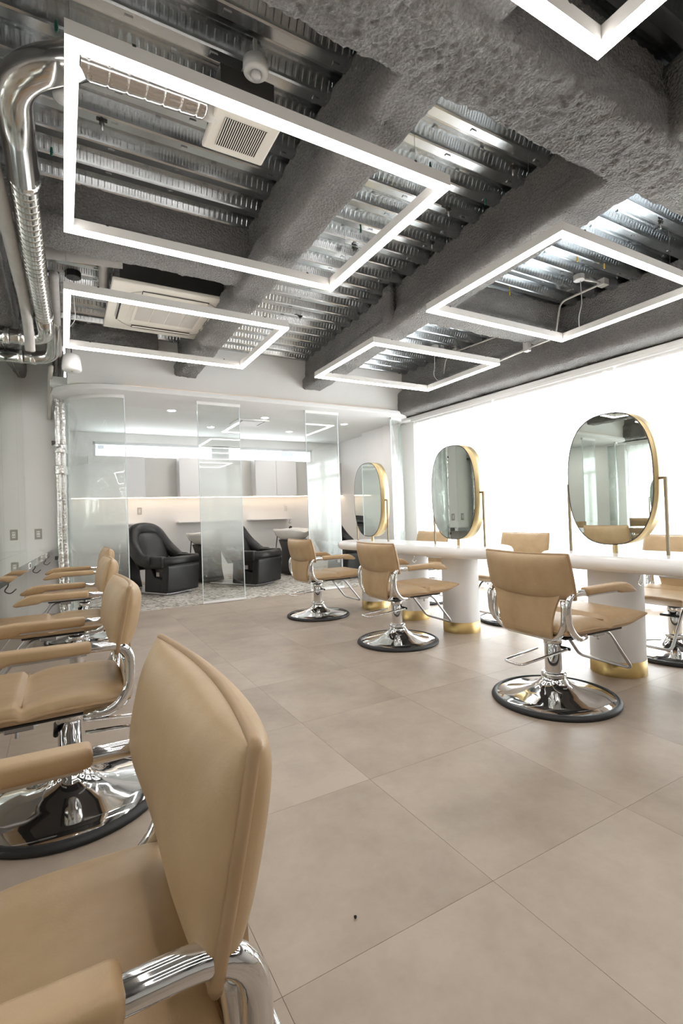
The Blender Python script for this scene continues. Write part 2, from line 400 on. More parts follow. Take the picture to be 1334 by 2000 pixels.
# ceiling: concrete slab, galvanised deck sheets (one object for each trough)
ceiling = struct('ceiling', B((-1.9, 5.7, -5.3, 9.0, 3.083, 3.2)), 'furring_grey', 'exposed ceiling of corrugated galvanised metal deck sheets', 'ceiling')
def deck_sheet():
    pr = [(0.0, 0.068), (0.006, 0.080), (0.016, 0.080), (0.022, 0.070), (0.036, 0.070), (0.068, 0.006), (0.075, 0.0), (0.125, 0.0), (0.132, 0.006), (0.164, 0.070), (0.188, 0.070), (0.2, 0.068)]
    bm = bmesh.new(); rows = []
    xs = [-0.95, 5.45]
    for x in xs: rows.append([bm.verts.new((x, y, z)) for y, z in pr])
    for k in range(len(pr)-1): bm.faces.new((rows[0][k], rows[0][k+1], rows[1][k+1], rows[1][k]))
    for k in range(14):
        x = -0.7+k*0.44+(k % 3)*0.05
        for (a, b, c, d, e, f) in ((x-0.016, x+0.016, 0.092, 0.108, -0.005, 0.001), (x+0.2-0.012, x+0.2+0.012, 0.028, 0.036, 0.060, 0.074)):
            vs = [bm.verts.new(p) for p in ((a,c,e),(b,c,e),(b,d,e),(a,d,e),(a,c,f),(b,c,f),(b,d,f),(a,d,f))]
            for q in ((0,3,2,1),(0,1,5,4),(1,2,6,5),(2,3,7,6),(3,0,4,7)): bm.faces.new([vs[i] for i in q])
    return bm
ds = obj('deck_sheet', deck_sheet(), 'galvanised_deck', ceiling, loc=(0, 5.57, 3.0), recalc=False)
for k in range(1, 54): again(ds, 'deck_sheet', ceiling, (0, 5.57-0.2*k, 3.0))

def rough_beam(name, A, Bp, prof, label, s=0.025, amp=0.012, cat='beam'):
    A = Vector((A[0], A[1], 0)); Bv = Vector((Bp[0], Bp[1], 0)); d = (Bv-A); L = d.length; d.normalize(); side = Vector((d.y, -d.x, 0))
    ring = []; n = len(prof); area = sum(prof[i][0]*prof[(i+1) % n][1]-prof[(i+1) % n][0]*prof[i][1] for i in range(n))
    for i in range(n):
        p, q = Vector(prof[i]), Vector(prof[(i+1) % n]); m = max(1, int((q-p).length/s)); e = (q-p).normalized()
        nn = Vector((e.y, -e.x)) if area > 0 else Vector((-e.y, e.x))
        for k in range(m): ring.append([p+(q-p)*k/m, nn])
    R = len(ring)
    nn = [(ring[i-1][1]+2*ring[i][1]+ring[(i+1) % R][1]).normalized() for i in range(R)]
    pos = [(ring[i-1][0]+2*ring[i][0]+ring[(i+1) % R][0])/4 for i in range(R)]
    M = max(2, int(L/s)); bm = bmesh.new(); rows = []
    for k in range(M+1):
        row = []
        for i in range(R):
            c = A+d*(L*k/M)+side*pos[i][0]+Vector((0, 0, pos[i][1]))
            h = noise.noise(c*6)*0.8+noise.noise(c*24)*0.6+noise.noise(c*60)*0.75
            w = nn[i]*h*amp
            row.append(bm.verts.new(c+side*w[0]+Vector((0, 0, w[1]))))
        rows.append(row)
    for k in range(M):
        for i in range(R): bm.faces.new((rows[k][i], rows[k][(i+1) % R], rows[k+1][(i+1) % R], rows[k+1][i]))
    bm.faces.new(rows[0]); bm.faces.new(rows[-1][::-1])
    return struct(name, bm, 'sprayed_fireproofing', label, cat, smooth=True)
def iprof(w, z0, web=None, ft=0.13, zt=3.04):
    h = w/2; v = (web or w*0.68)/2
    return [(-h+0.02, z0), (h-0.02, z0), (h, z0+0.02), (h, z0+ft), (v, z0+ft+0.03), (v, zt), (-v, zt), (-v, z0+ft+0.03), (-h, z0+ft), (-h, z0+0.02)]
rough_beam('beam_cross', (-0.9, 1.305), (5.2, 1.305), iprof(0.30, 2.62, 0.22, 0.2), 'wide rough grey sprayed girder crossing the ceiling nearest the camera', 0.013, 0.014)
rough_beam('beam_long', (1.25, 1.40), (1.27, 5.77), iprof(0.25, 2.645, 0.16), 'rough grey sprayed beam running above the left row of light frames', 0.022)
rough_beam('beam_long.001', (2.575, 1.40), (2.895, 5.77), iprof(0.28, 2.65, 0.19), 'rough grey sprayed beam running over the left edge of the right light frames', 0.022)
rough_beam('beam_long.002', (1.25, -5.0), (1.25, 1.2), iprof(0.25, 2.645, 0.16), 'sprayed beam behind the camera continuing the left long beam', 0.05)
rough_beam('beam_long.003', (2.2, -5.0), (2.56, 1.2), iprof(0.28, 2.65, 0.19), 'sprayed beam behind the camera continuing the right long beam', 0.05)
rough_beam('beam_short', (-0.35, 3.33), (1.2, 3.33), iprof(0.24, 2.67, 0.16, 0.1), 'short sprayed cross beam in front of the ceiling cassette air conditioner', 0.022)
rough_beam('beam_short.001', (2.75, 3.30), (4.42, 3.27), iprof(0.26, 2.68, 0.18, 0.1), 'short sprayed cross beam between the two right light frames', 0.022)
rough_beam('beam_short.002', (-0.35, 5.66), (0.95, 5.66), [(-0.12, 2.84), (0.1, 2.80), (0.1, 3.04), (-0.12, 3.04)], 'ragged sprayed ledge at the wall behind the air conditioner', 0.02, 0.03)
rough_beam('beam_left', (-0.60, -5.0), (-0.60, 6.52), [(-0.34, 2.655), (0.27, 2.655), (0.29, 2.68), (0.29, 3.04), (-0.34, 3.04)], 'sprayed grey beam over the mirror wall', 0.03)
# the window side runs slightly askew: local +Y along the window, +X outwards
WRZ = 0.0472; WO = (4.75, 2.2)
def wpt(dx, y): return (WO[0]+dx*math.cos(WRZ)-(y-2.2)*math.sin(WRZ), WO[1]+dx*math.sin(WRZ)+(y-2.2)*math.cos(WRZ))
rough_beam('beam_window', wpt(-0.09, -5.2), wpt(-0.09, 5.95), [(-0.21, 2.44), (0.17, 2.44), (0.2, 2.47), (0.2, 3.04), (-0.14, 3.04), (-0.14, 2.78), (-0.22, 2.74), (-0.23, 2.48)], 'deep sprayed grey beam above the sheer curtains', 0.025)
rough_beam('post_stub', (2.70, 3.52), (2.70, 3.64), [(-0.135, 2.7), (-0.085, 2.7), (-0.085, 3.04), (-0.135, 3.04)], 'small sprayed stiffener on the side of the long beam', 0.03, 0.008)

def wthing(name, label, cat, kind=None): return thing(name, label, cat, (WO[0], WO[1], 0), WRZ, kind=kind)
wr = struct('wall_right', B((0.16, 0.34, -7.2, 3.95, 0, 0.10), (0.16, 0.34, -7.2, 3.95, 2.25, 3.09), (0.12, 0.34, -7.3, -1.58, 0, 3.09), (0.10, 0.34, 3.72, 4.5, 0, 3.09)), 'white_wall', 'window wall behind the sheer curtains', 'wall')
wr.location = (WO[0], WO[1], 0); wr.rotation_euler = (0, 0, WRZ)
k = 1; y1 = 3.70
while y1 > -1.5:
    y0 = y1-1.72
    w = wthing('window_%d' % k, 'tall window with pale frame behind the sheer curtain, bay %d from the wash area' % k, 'window', 'structure')
    obj('frame', B((0.17, 0.24, y0, y0+0.05, 0.1, 2.25), (0.17, 0.24, y1-0.05, y1, 0.1, 2.25), (0.17, 0.24, y0, y1, 0.1, 0.15), (0.17, 0.24, y0, y1, 2.19, 2.25), bevel=0.004, seg=1), 'window_frame', w)
    obj('transom', B((0.17, 0.24, y0+0.05, y1-0.05, 1.80, 1.87)), 'window_frame', w)
    obj('mullion', B((0.175, 0.235, (y0+y1)/2-0.03, (y0+y1)/2+0.03, 0.15, 1.80)), 'window_frame', w)
    obj('pane', B((0.20, 0.206, y0+0.05, y1-0.05, 1.87, 2.19)), 'window_glass', w)
    obj('pane', B((0.20, 0.206, y0+0.05, (y0+y1)/2-0.03, 0.15, 1.80)), 'window_glass', w)
    obj('pane', B((0.20, 0.206, (y0+y1)/2+0.03, y1-0.05, 0.15, 1.80)), 'window_glass', w)
    y1 = y0-0.06; k += 1
# strip window of the wash area
w = thing('window_strip', 'long low strip window high on the wash area back wall', 'window', kind='structure')
obj('frame', B((WX0, WX1, 8.815, 8.88, WZ0, WZ0+0.02), (WX0, WX1, 8.815, 8.88, WZ1-0.045, WZ1), (WX0, WX0+0.04, 8.815, 8.88, WZ0, WZ1), (WX1-0.04, WX1, 8.815, 8.88, WZ0, WZ1), (2.36, 2.68, 8.815, 8.88, WZ0, WZ1), bevel=0.003, seg=1), 'window_frame', w)
obj('pane', B((WX0+0.04, 2.36, 8.84, 8.846, WZ0+0.02, WZ1-0.045)), 'window_glass', w)
obj('pane', B((2.68, WX1-0.04, 8.84, 8.846, WZ0+0.02, WZ1-0.045)), 'window_glass', w)
# building seen through the strip window
bd = thing('building', 'pale building with small windows seen through the strip window', 'building', (0, 0, 0))
obj('facade', B((-6, 18, 22.0, 23.0, -1, 4.6)), 'building_white', bd)
for (px0, px1, z0, z1) in ((1.0, 1.55, 4.0, 4.45), (2.6, 3.4, 4.12, 4.42), (9.2, 9.9, 3.95, 4.3), (5.9, 6.3, 4.2, 4.5)):
    wn = obj('window', B((px0, px1, 21.96, 22.01, z0, z1)), 'window_frame', bd)
    obj('pane', B((px0+0.03, (px0+px1)/2-0.02, 21.94, 21.97, z0+0.03, z1-0.03), ((px0+px1)/2+0.02, px1-0.03, 21.94, 21.97, z0+0.03, z1-0.03)), 'building_pane', wn)

# ------------------------------------------------------------------ sheer curtains and their track
def curtain_mesh(y0, y1, seed, z0=0.015, z1=2.335):
    rnd = random.Random(seed); bm = bmesh.new(); n = int((y1-y0)/0.012); ph = rnd.random()*6; rows = []
    zs = [z0, z0+0.4, 1.0, 1.6, 2.1, z1]
    for zi, z in enumerate(zs):
        row = []; drop = (z1-z)/(z1-z0)
        for k in range(n+1):
            y = y0+(y1-y0)*k/n
            a = 0.007+0.024*drop
            dx = a*math.sin(y*2*math.pi/0.13+ph+0.7*math.sin(y*3.1+ph))+0.5*a*math.sin(y*2*math.pi/0.29+ph*2)+0.01*drop*math.sin(y*9+z*2)
            row.append(bm.verts.new((dx, y, z)))
        rows.append(row)
    for a, b in zip(rows, rows[1:]):
        for k in range(n): bm.faces.new((a[k], a[k+1], b[k+1], b[k]))
    return bm
cy = [3.60, 2.12, 0.62, -0.92, -2.0]
names = ['closest to the wash area', 'second from the wash area', 'behind the gap between the two tables', 'behind the near table mirror']
for k in range(4):
    c = wthing('sheer_curtain', 'white sheer curtain panel over the window, %s' % names[k], 'curtain'); c['group'] = 'sheer curtains along the window wall'
    obj('cloth', curtain_mesh(cy[k+1]+0.01, cy[k]-0.01+0.03, k), 'sheer_curtain', c, smooth=True)
    obj('heading_tape', B((-0.004, 0.004, cy[k+1]+0.02, cy[k]-0.01, 2.325, 2.352)), 'white_matte', c)
tr = wthing('curtain_track', 'white curtain rail under the deep sprayed beam', 'curtain rail')
obj('rail', B((-0.035, 0.035, -2.0, 3.62, 2.355, 2.385), bevel=0.004, seg=1), 'white_matte', tr)
obj('front_lip', B((-0.05, -0.038, -2.0, 3.62, 2.352, 2.392)), 'white_matte', tr)
tr2 = wthing('ceiling_filler', 'pale filler strip between curtain rail and window head', 'trim', 'structure')
obj('strip', B((-0.06, 0.2, -2.0, 3.9, 2.386, 2.42)), 'white_matte', tr2)

# ------------------------------------------------------------------ frameless glass panels of the partition
def flat_glass(x0, x1, label):
    g = thing('glass_panel', label, 'glass panel', ((x0+x1)/2, GY, 0), group='glass panels of the wash area partition')
    h = (x1-x0)/2
    obj('pane', B((-h+0.003, h-0.003, -0.005, 0.005, 0.02, 2.415)), 'film_glass', g)
    for s in (-1, 1): obj('edge', B((s*h-0.004, s*h+0.004, -0.006, 0.006, 0.02, 2.415)), 'glass_edge', g)
    obj('floor_channel', B((-h-0.01, h+0.01, -0.026, 0.026, 0.004, 0.032), bevel=0.002, seg=1), 'white_gloss', g)
    obj('top_channel', B((-h-0.01, h+0.01, -0.022, 0.022, 2.385, 2.42)), 'white_matte', g)
def arc_solid(cx, cy, r, a0, a1, z0, z1, t, n=28):
    return prism(arc(cx, cy, r+t/2, a0, a1, n)+arc(cx, cy, r-t/2, a1, a0, n), z0, z1)
def curved_glass(cx, cy, a0, a1, label, r=0.57):
    g = thing('glass_panel', label, 'glass panel', (cx, cy, 0), group='glass panels of the wash area partition')
    obj('pane', arc_solid(0, 0, r, a0, a1, 0.02, 2.415, 0.010), 'film_glass', g, smooth=False)
    for m in g.children[0].data.polygons: m.use_smooth = abs(m.normal.z) < 0.5 and len(m.vertices) == 4
    for a in (a0, a1):
        p = arc(0, 0, r, a, a, 1)[0]
        obj('edge', B((p[0]-0.005, p[0]+0.005, p[1]-0.005, p[1]+0.005, 0.02, 2.415)), 'glass_edge', g)
    obj('floor_channel', arc_solid(0, 0, r, a0, a1, 0.003, 0.024, 0.044), 'white_gloss', g)
    obj('top_channel', arc_solid(0, 0, r, a0, a1, 2.385, 2.42, 0.044), 'white_matte', g)
flat_glass(1.432, 1.945, 'flat frosted glass panel in front of the middle wash basin')
flat_glass(2.855, 3.345, 'flat frosted glass panel beside the farthest tan chair and wash basin')
curved_glass(0.63, 6.5, 182, 270, 'curved glass panel at the corner beside the foil-wrapped pipe')
curved_glass(4.24, 6.33, 270, 352, 'curved glass panel at the corner beside the window curtain', 0.40)
tag(obj('corner_post', B((0.045, 0.095, 6.44, 6.5, 0, 2.42), bevel=0.004, seg=1), 'white_matte'), 'white post closing the curved glass beside the foil-wrapped pipe', 'post')

# ------------------------------------------------------------------ suspended LED light frames
FW, FD, FZ = 1.559, 1.152, 2.49
def ring_box(x0, x1, y0, y1, w, z0, z1, bm=None):
    bm = bm or bmesh.new()
    o = [(x0,y0),(x1,y0),(x1,y1),(x0,y1)]; i = [(x0+w,y0+w),(x1-w,y0+w),(x1-w,y1-w),(x0+w,y1-w)]
    V = lambda P, z: [bm.verts.new((p[0], p[1], z)) for p in P]
    a, b, c, d = V(o, z0), V(i, z0), V(o, z1), V(i, z1)
    for k in range(4):
        m = (k+1) % 4
        bm.faces.new((a[k], a[m], b[m], b[k])); bm.faces.new((c[k], d[k], d[m], c[m]))
        bm.faces.new((a[k], c[k], c[m], a[m])); bm.faces.new((b[k], b[m], d[m], d[k]))
    return bm
lf = thing('light_frame', 'x', 'light', (0, 0, 0), group='suspended rectangular light frames')
obj('housing', ring_box(0, FW, 0, FD, 0.042, 0.012, 0.062), 'frame_white', lf)
obj('diffuser', ring_box(0.0005, FW-0.0005, 0.0005, FD-0.0005, 0.041, 0.0, 0.0118), 'led', lf)
for (x, y) in ((0.021, 0.22), (FW-0.021, 0.22), (FW-0.021, FD-0.22), (0.021, FD-0.22), (FW*0.25, 0.021), (FW*0.75, 0.021), (FW*0.25, FD-0.021), (FW*0.75, FD-0.021)):
    if y in (0.021, FD-0.021): continue
    obj('suspension_wire', tube([(x, y, 0.06), (x, y, 0.535)], 0.0011, 4), 'wire', lf)
for (x, y) in ((0.2, 0.021), (FW-0.2, 0.021), (0.2, FD-0.021), (FW-0.2, FD-0.021)):
    obj('joint_clip', B((x-0.006, x+0.006, y-0.0225, y+0.0225, 0.058, 0.066)), 'dark_steel', lf)
fr_labels = {(0, 0): 'white rectangular light frame hanging below the ceiling fan and round duct', (0, 1): 'white rectangular light frame hanging below the cassette air conditioner',
             (1, 0): 'white rectangular light frame hanging above the near styling table', (1, 1): 'white rectangular light frame hanging above the far styling table near the curtain',
             (0, -1): 'white light frame cut off at the top edge of the photo', (1, -1): 'white light frame above the near table beyond the right photo edge',
             (0, -2): 'light frame behind the camera, second row on the mirror wall side', (1, -2): 'light frame behind the camera, second row on the window side'}
first = True
for (i, j), lab in fr_labels.items():
    o = lf if first else copy_tree(lf); first = False
    o.location = (0.044 if i == 0 else 2.403, 1.698+1.872*j, FZ); o['label'] = lab

# ------------------------------------------------------------------ styling chair (faces local +X, pump at the origin)
def make_chair():
    c = thing('styling_chair', 'x', 'chair', (0, 0, 0), group='tan styling chairs')
    base = obj('base', lathe([(0, 0.004), (0.292, 0.004), (0.298, 0.014), (0.29, 0.023), (0.235, 0.036), (0.165, 0.050), (0.115, 0.064), (0.082, 0.084), (0.064, 0.106), (0.058, 0.122), (0, 0.122)], 56), 'chrome', c, True)
    obj('rubber_ring', lathe([(0.286, 0.0), (0.310, 0.0), (0.315, 0.008), (0.311, 0.018), (0.300, 0.025), (0.288, 0.0255), (0.286, 0.0)], 56), 'rubber', base, True)
    obj('collar', lathe([(0.0, 0.122), (0.060, 0.122), (0.062, 0.132), (0.058, 0.140), (0.044, 0.142), (0, 0.142)], 32), 'chrome', c, True)
    obj('pump_column', lathe([(0.041, 0.14), (0.041, 0.285), (0.045, 0.288), (0.045, 0.318), (0.041, 0.323), (0.0, 0.323)], 28), 'chrome', c, True)
    obj('piston', lathe([(0.016, 0.32), (0.016, 0.37), (0.0, 0.37)], 16), 'steel', c, True)
    lv = obj('pump_lever', tube(fillet([(0.05, -0.06, 0.262), (0.0, -0.062, 0.260), (-0.29, -0.055, 0.232), (-0.29, 0.055, 0.232), (-0.045, 0.062, 0.255)], 0.03, 5), 0.0065, 8), 'chrome', c, True)
    obj('pivot', tube([(0.045, -0.068, 0.262), (0.045, 0.05, 0.262)], 0.0085, 8), 'black_plastic', lv, True)
    # under-seat steel
    obj('seat_plate', B((-0.13, 0.20, -0.10, 0.10, 0.352, 0.366), (-0.11, -0.08, -0.20, 0.20, 0.356, 0.37), bevel=0.004, seg=1), 'dark_steel', c)
    obj('seat_pan', B((-0.15, 0.27, -0.205, 0.205, 0.364, 0.376), bevel=0.004, seg=1), 'black_plastic', c)
    # seat cushion: knife edged in front, quilted with a T seam
    def swarp(x, y, z):
        f = (x+0.3)/0.6
        nose = max(0, (f-0.72)/0.28)
        zz = z*(1-0.55*nose**2) + 0.028*nose*nose
        up = 1.0 if z > 0.006 else 0.0
        dz = -0.022*math.exp(-((x-0.005)/0.011)**2)*up
        if x < 0.0: dz -= up*(0.012*math.exp(-((x-0.0)/0.05)**2)+0.006*math.exp(-(abs(y)/0.11)**6))
        rear = 1.0
        return (x+0.125, y*rear, zz+dz+0.405)
    seat, ep = pillow(0.60, 0.47, 0.034, 0.028, 64, 30, p=6, ex=0.5, edge=0.008, warp=swarp, dense=1.2)
    s = obj('seat', seat, 'leather', c, True)
    obj('piping', tube([e+Vector((0, 0, -0.002)) for e in ep], 0.006, 6, closed=True), 'leather_seam', s, True)
    obj('seam', tube([(0.1305, -0.20+0.4*k/12, 0.428) for k in range(13)], 0.0022, 6), 'leather_seam', s, True)
    # backrest cushion
    tilt = math.radians(12)
    def bwarp(x, y, z):
        # x: lateral, y: height, z: front
        zz = z-0.022*(x/0.25)**2*(-1)
        f = zz; h = y
        return (-0.185+f*math.cos(tilt)-h*math.sin(tilt), -x, 0.665+h*math.cos(tilt)+f*math.sin(tilt))
    bk, ep = pillow(0.52, 0.215, 0.052, 0.044, 30, 18, p=3.2, ex=0.6, edge=0.007, pinch=-0.02, warp=bwarp, exb=0.46)
    s = obj('backrest', bk, 'leather', c, True)
    obj('piping', tube(ep, 0.0072, 8, closed=True), 'leather_seam', s, True)
    # leather sling panel under the back cushion
    bm = bmesh.new(); rows = []; n = 14
    for k in range(n+1):
        t = k/n; z = 0.580-(0.580-0.345)*t
        w = 0.150+0.062*(1-t)**2.4+0.01*math.sin(t*math.pi)
        f = -0.186-0.012*math.sin(t*math.pi)+0.03*max(0, (t-0.8)/0.2)**2
        rows.append([(f, w, z), (f, -w, z), (f+0.014, -w, z), (f+0.014, w, z)])
    vr = [[bm.verts.new(p) for p in r] for r in rows]
    for a, b in zip(vr, vr[1:]):
        for k in range(4): bm.faces.new((a[k], a[(k+1) % 4], b[(k+1) % 4], b[k]))
    bm.faces.new(vr[0]); bm.faces.new(vr[-1])
    obj('back_panel', bm, 'leather', c, False)
    # frame tubes
    for s_ in (-1, 1):
        y = 0.25*s_
        obj('arm_tube', tube(fillet([(0.20, y, 0.592), (-0.185, y, 0.588), (-0.178, y, 0.440), (-0.125, y, 0.375), (-0.04, y*0.9, 0.372)], [0, 0.12, 0.09, 0.05, 0], 9), 0.0155, 12), 'chrome', c, True)
        prof = [(-0.065, 0.576), (0.155, 0.577), (0.185, 0.565), (0.285, 0.558), (0.305, 0.566), (0.262, 0.598), (0.225, 0.613), (0.18, 0.616), (-0.065, 0.612)]
        a = obj('armrest', prism(prof, y-0.024, y+0.024, 'Y', bevel=0.011, seg=3), 'leather', c, True)
        obj('underside_strip', B((-0.05, 0.16, y-0.012, y+0.012, 0.570, 0.5765)), 'steel', a)
        obj('footrest_clamp', B((0.10, 0.185, y*0.62-0.014, y*0.62+0.014, 0.338, 0.366), bevel=0.004, seg=1), 'steel', c)
        obj('clamp_screw', tube([(0.15, y*0.62, 0.318), (0.15, y*0.62, 0.34)], 0.006, 8), 'steel', c, True)
    obj('back_frame', tube(fillet([(-0.166, 0.214, 0.556), (-0.172, 0.222, 0.49), (-0.178, 0.218, 0.42), (-0.162, 0.17, 0.366), (-0.155, 0, 0.364), (-0.162, -0.17, 0.366), (-0.178, -0.218, 0.42), (-0.172, -0.222, 0.49), (-0.166, -0.214, 0.556)], 0.06, 6), 0.0155, 12), 'chrome', c, True)
    yy = 0.155
    obj('footrest', tube(fillet([(0.09, yy, 0.352), (0.225, yy, 0.352), (0.405, yy+0.005, 0.128), (0.405, -yy-0.005, 0.128), (0.225, -yy, 0.352), (0.09, -yy, 0.352)], 0.035, 6), 0.0085, 10), 'steel', c, True)
    return c
chair0 = make_chair()
spots = [(-0.03, 0.715, 180, 'largest tan styling chair at the bottom corner, its seat cut off by the photo edge'),
         (0.005, 2.05, 180, 'second tan styling chair along the mirror wall counter, with chrome base in view'),
         (0.055, 3.44, 180, 'third tan styling chair along the mirror wall counter'),
         (0.15, 4.86, 180, 'farthest tan styling chair along the mirror wall counter by the foil pipe'),
         (2.215, 1.715, -3, 'tan styling chair seen from behind at the near styling table'),
         (2.245, 3.14, -2, 'tan styling chair seen from behind at the middle of the far row'),
         (2.215, 4.45, 0, 'tan styling chair seen from behind beside the wash area glass'),
         (3.50, 1.76, 182, 'tan styling chair across the near table on the curtain side, partly behind a column'),
         (3.52, 3.12, 180, 'tan styling chair across the far table in front of the curtain, near end'),
         (3.53, 4.43, 180, 'tan styling chair across the far table in front of the curtain, far end')]
for k, (x, y, a, lab) in enumerate(spots):
    o = chair0 if k == 0 else copy_tree(chair0)
    o.location = (x, y, 0); o.rotation_euler = (0, 0, math.radians(a)); o['label'] = lab

# ------------------------------------------------------------------ styling tables with columns
TXC = 2.895; TTOP = 0.713
def table(yc0, yc1, cols, label):
    t = thing('styling_table', label, 'table', (TXC, (yc0+yc1)/2, 0), group='white styling tables')
    L = (yc1-yc0); hw = 0.275; yo = (yc0+yc1)/2
    bm = bmesh.new(); rings = []; th = 0.088
    def outline(off):
        w = hw-off; l = L/2-off; r = w*0.98; P = []
        for (sx, sy, a0) in ((1, 1, 0), (-1, 1, 90), (-1, -1, 180), (1, -1, 270)):
            for k in range(13):
                a = math.radians(a0+90*k/12); P.append((sx*(w-r)+r*math.cos(a), sy*(l-r)+r*math.sin(a)))
        return P
    m = 10
    prof = [(0.06, 0.0)]+[(0.044-0.044*math.sin(math.pi*k/m), 0.044-0.044*math.cos(math.pi*k/m)) for k in range(m+1)]+[(0.06, th)]
    for off, z in prof: rings.append([bm.verts.new((p[0], p[1], TTOP-th+z)) for p in outline(off)])
    for a, b in zip(rings, rings[1:]):
        for k in range(len(a)): bm.faces.new((a[k], a[(k+1) % len(a)], b[(k+1) % len(a)], b[k]))
    bm.faces.new(rings[0]); bm.faces.new(rings[-1])
    tp = obj('tabletop', bm, 'white_gloss', t)
    for p in tp.data.polygons: p.use_smooth = abs(p.normal.z) < 0.995
    for y in cols:
        cobj = obj('column', lathe([(0.150, 0.0), (0.150, TTOP-th+0.002)], 48), 'white_matte', t, True, loc=(0, y-yo, 0))
        obj('gold_band', lathe([(0.1525, 0.0), (0.1525, 0.088), (0.149, 0.089)], 48), 'gold_band', cobj, True)
    for y in cols[:-1]:
        st = obj('socket_strip', B((-0.055, -0.02, y-yo-0.47, y-yo-0.28, TTOP-th-0.033, TTOP-th), bevel=0.003, seg=1), 'plastic_white', t)
        for q in (-0.42, -0.34): obj('socket', B((-0.0565, -0.054, y-yo+q-0.014, y-yo+q-0.010, TTOP-th-0.022, TTOP-th-0.010), (-0.0565, -0.054, y-yo+q+0.004, y-yo+q+0.008, TTOP-th-0.022, TTOP-th-0.010)), 'dark_slot', st)
        obj('bag_hook', tube(fillet([(-0.16, y-yo-0.24, TTOP-th), (-0.16, y-yo-0.24, TTOP-th-0.03), (-0.185, y-yo-0.24, TTOP-th-0.055), (-0.16, y-yo-0.24, TTOP-th-0.075), (-0.14, y-yo-0.24, TTOP-th-0.055)], 0.015, 4), 0.003, 6), 'chrome', t, True)
    return t
table(2.64, 4.93, [4.42, 3.77, 3.125], 'long white rounded styling table on three columns beside the wash area')
table(-0.05, 2.245, [1.785, 1.13, 0.48], 'white rounded styling table nearest the camera, cut off by the photo edge')

# ------------------------------------------------------------------ oval table mirrors
def oval(w, h, n=72):
    # stadium blended towards an ellipse, in (y,z)
    P = []
    for k in range(n):
        a = 2*math.pi*k/n; c, s = math.cos(a), math.sin(a); e = 2/2.55
        P.append((w/2*math.copysign(abs(c)**e, c), h/2*math.copysign(abs(s)**e, s)))
    return P
def make_mirror():
    m = thing('table_mirror', 'x', 'mirror', (0, 0, 0), group='oval mirrors on the styling tables')
    W, H, D = 0.53, 0.785, 0.100; zc = 0.050+H/2
    P = oval(W, H); q = oval(W-0.012, H-0.012)
    bm = bmesh.new()
    def ring(O, x): return [bm.verts.new((x, p[0], zc+p[1])) for p in O]
    a, b, c, d = ring(P, -D/2), ring(P, D/2), ring(q, -D/2), ring(q, D/2); n = len(P)
    for k in range(n):
        j = (k+1) % n
        bm.faces.new((a[k], a[j], b[j], b[k])); bm.faces.new((a[k], c[k], c[j], a[j])); bm.faces.new((b[k], b[j], d[j], d[k])); bm.faces.new((c[k], d[k], d[j], c[j]))
    r = obj('rim', bm, 'gold', m)
    for p in r.data.polygons: p.use_smooth = abs(p.normal.x) < 0.5
    for s in (-1, 1):
        bm = bmesh.new(); x = s*(D/2+0.0005); t = -s*0.006
        A = [bm.verts.new((x, p[0], zc+p[1])) for p in oval(W-0.006, H-0.006)]; A2 = [bm.verts.new((x+t, p[0], zc+p[1])) for p in oval(W-0.013, H-0.013)]
        bm.faces.new(A); bm.faces.new(A2[::-1])
        for k in range(n): bm.faces.new((A[k], A[(k+1) % n], A2[(k+1) % n], A2[k]))
        gl = obj('mirror_glass', bm, 'mirror', m)
        bm = bmesh.new(); E1 = [bm.verts.new((x*1.004, p[0], zc+p[1])) for p in oval(W, H)]; E2 = [bm.verts.new((x*1.004, p[0], zc+p[1])) for p in oval(W-0.012, H-0.012)]
        for k in range(n): bm.faces.new((E1[k], E1[(k+1) % n], E2[(k+1) % n], E2[k]))
        obj('glass_edge', bm, 'mirror_edge', gl)
        post = obj('post', B((-0.007, 0.007, s*0.297-0.007, s*0.297+0.007, 0.0, 0.42)), 'bronze', m)
        obj('pivot_arm', B((-0.007, 0.007, min(s*0.26, s*0.304), max(s*0.26, s*0.304), 0.42, 0.434)), 'bronze', post)
    obj('stem', lathe([(0.015, 0.0), (0.015, 0.06)], 20), 'gold', m, True)
    return m
mir = make_mirror()
for k, (y, lab) in enumerate(((1.768, 'largest oval gold-rimmed mirror, on the near styling table'), (3.115, 'oval gold-rimmed mirror at the near end of the far styling table'), (4.435, 'oval gold-rimmed mirror at the far end of the far styling table by the glass'))):
    o = mir if k == 0 else copy_tree(mir); o.location = (TXC-0.01, y, TTOP); o['label'] = lab
o = copy_tree(mir); o.location = (TXC-0.01, 0.45, TTOP); o['label'] = 'oval gold-rimmed mirror beyond the right photo edge on the near styling table'

# ------------------------------------------------------------------ polished counter along the mirror wall
ct = thing('wall_counter', 'narrow mirror-polished counter with steel edge along the mirror wall', 'counter', (LO[0], LO[1], 0), LRZ)
CZ, CD = 0.727, 0.258
obj('top', B((0.006, CD-0.004, -11.0, -0.002, CZ-0.012, CZ)), 'mirror_wall', ct)
ed = obj('edge', B((CD-0.004, CD, -11.0, -0.002, CZ-0.058, CZ+0.001)), 'chrome', ct)
obj('underside', B((0.006, CD-0.006, -11.0, -0.002, CZ-0.055, CZ-0.014)), 'steel', ct)
for y in (-0.75, -2.1, -3.45, -4.8, -6.15):
    so = obj('edge_socket', B((CD, CD+0.003, y-0.06, y+0.06, CZ-0.05, CZ-0.008), bevel=0.001, seg=1), 'plastic_white', ct)
    obj('slot', B((CD+0.0028, CD+0.0036, y-0.032, y-0.004, CZ-0.043, CZ-0.015), (CD+0.0028, CD+0.0036, y+0.004, y+0.032, CZ-0.043, CZ-0.015)), 'dark_slot', so)
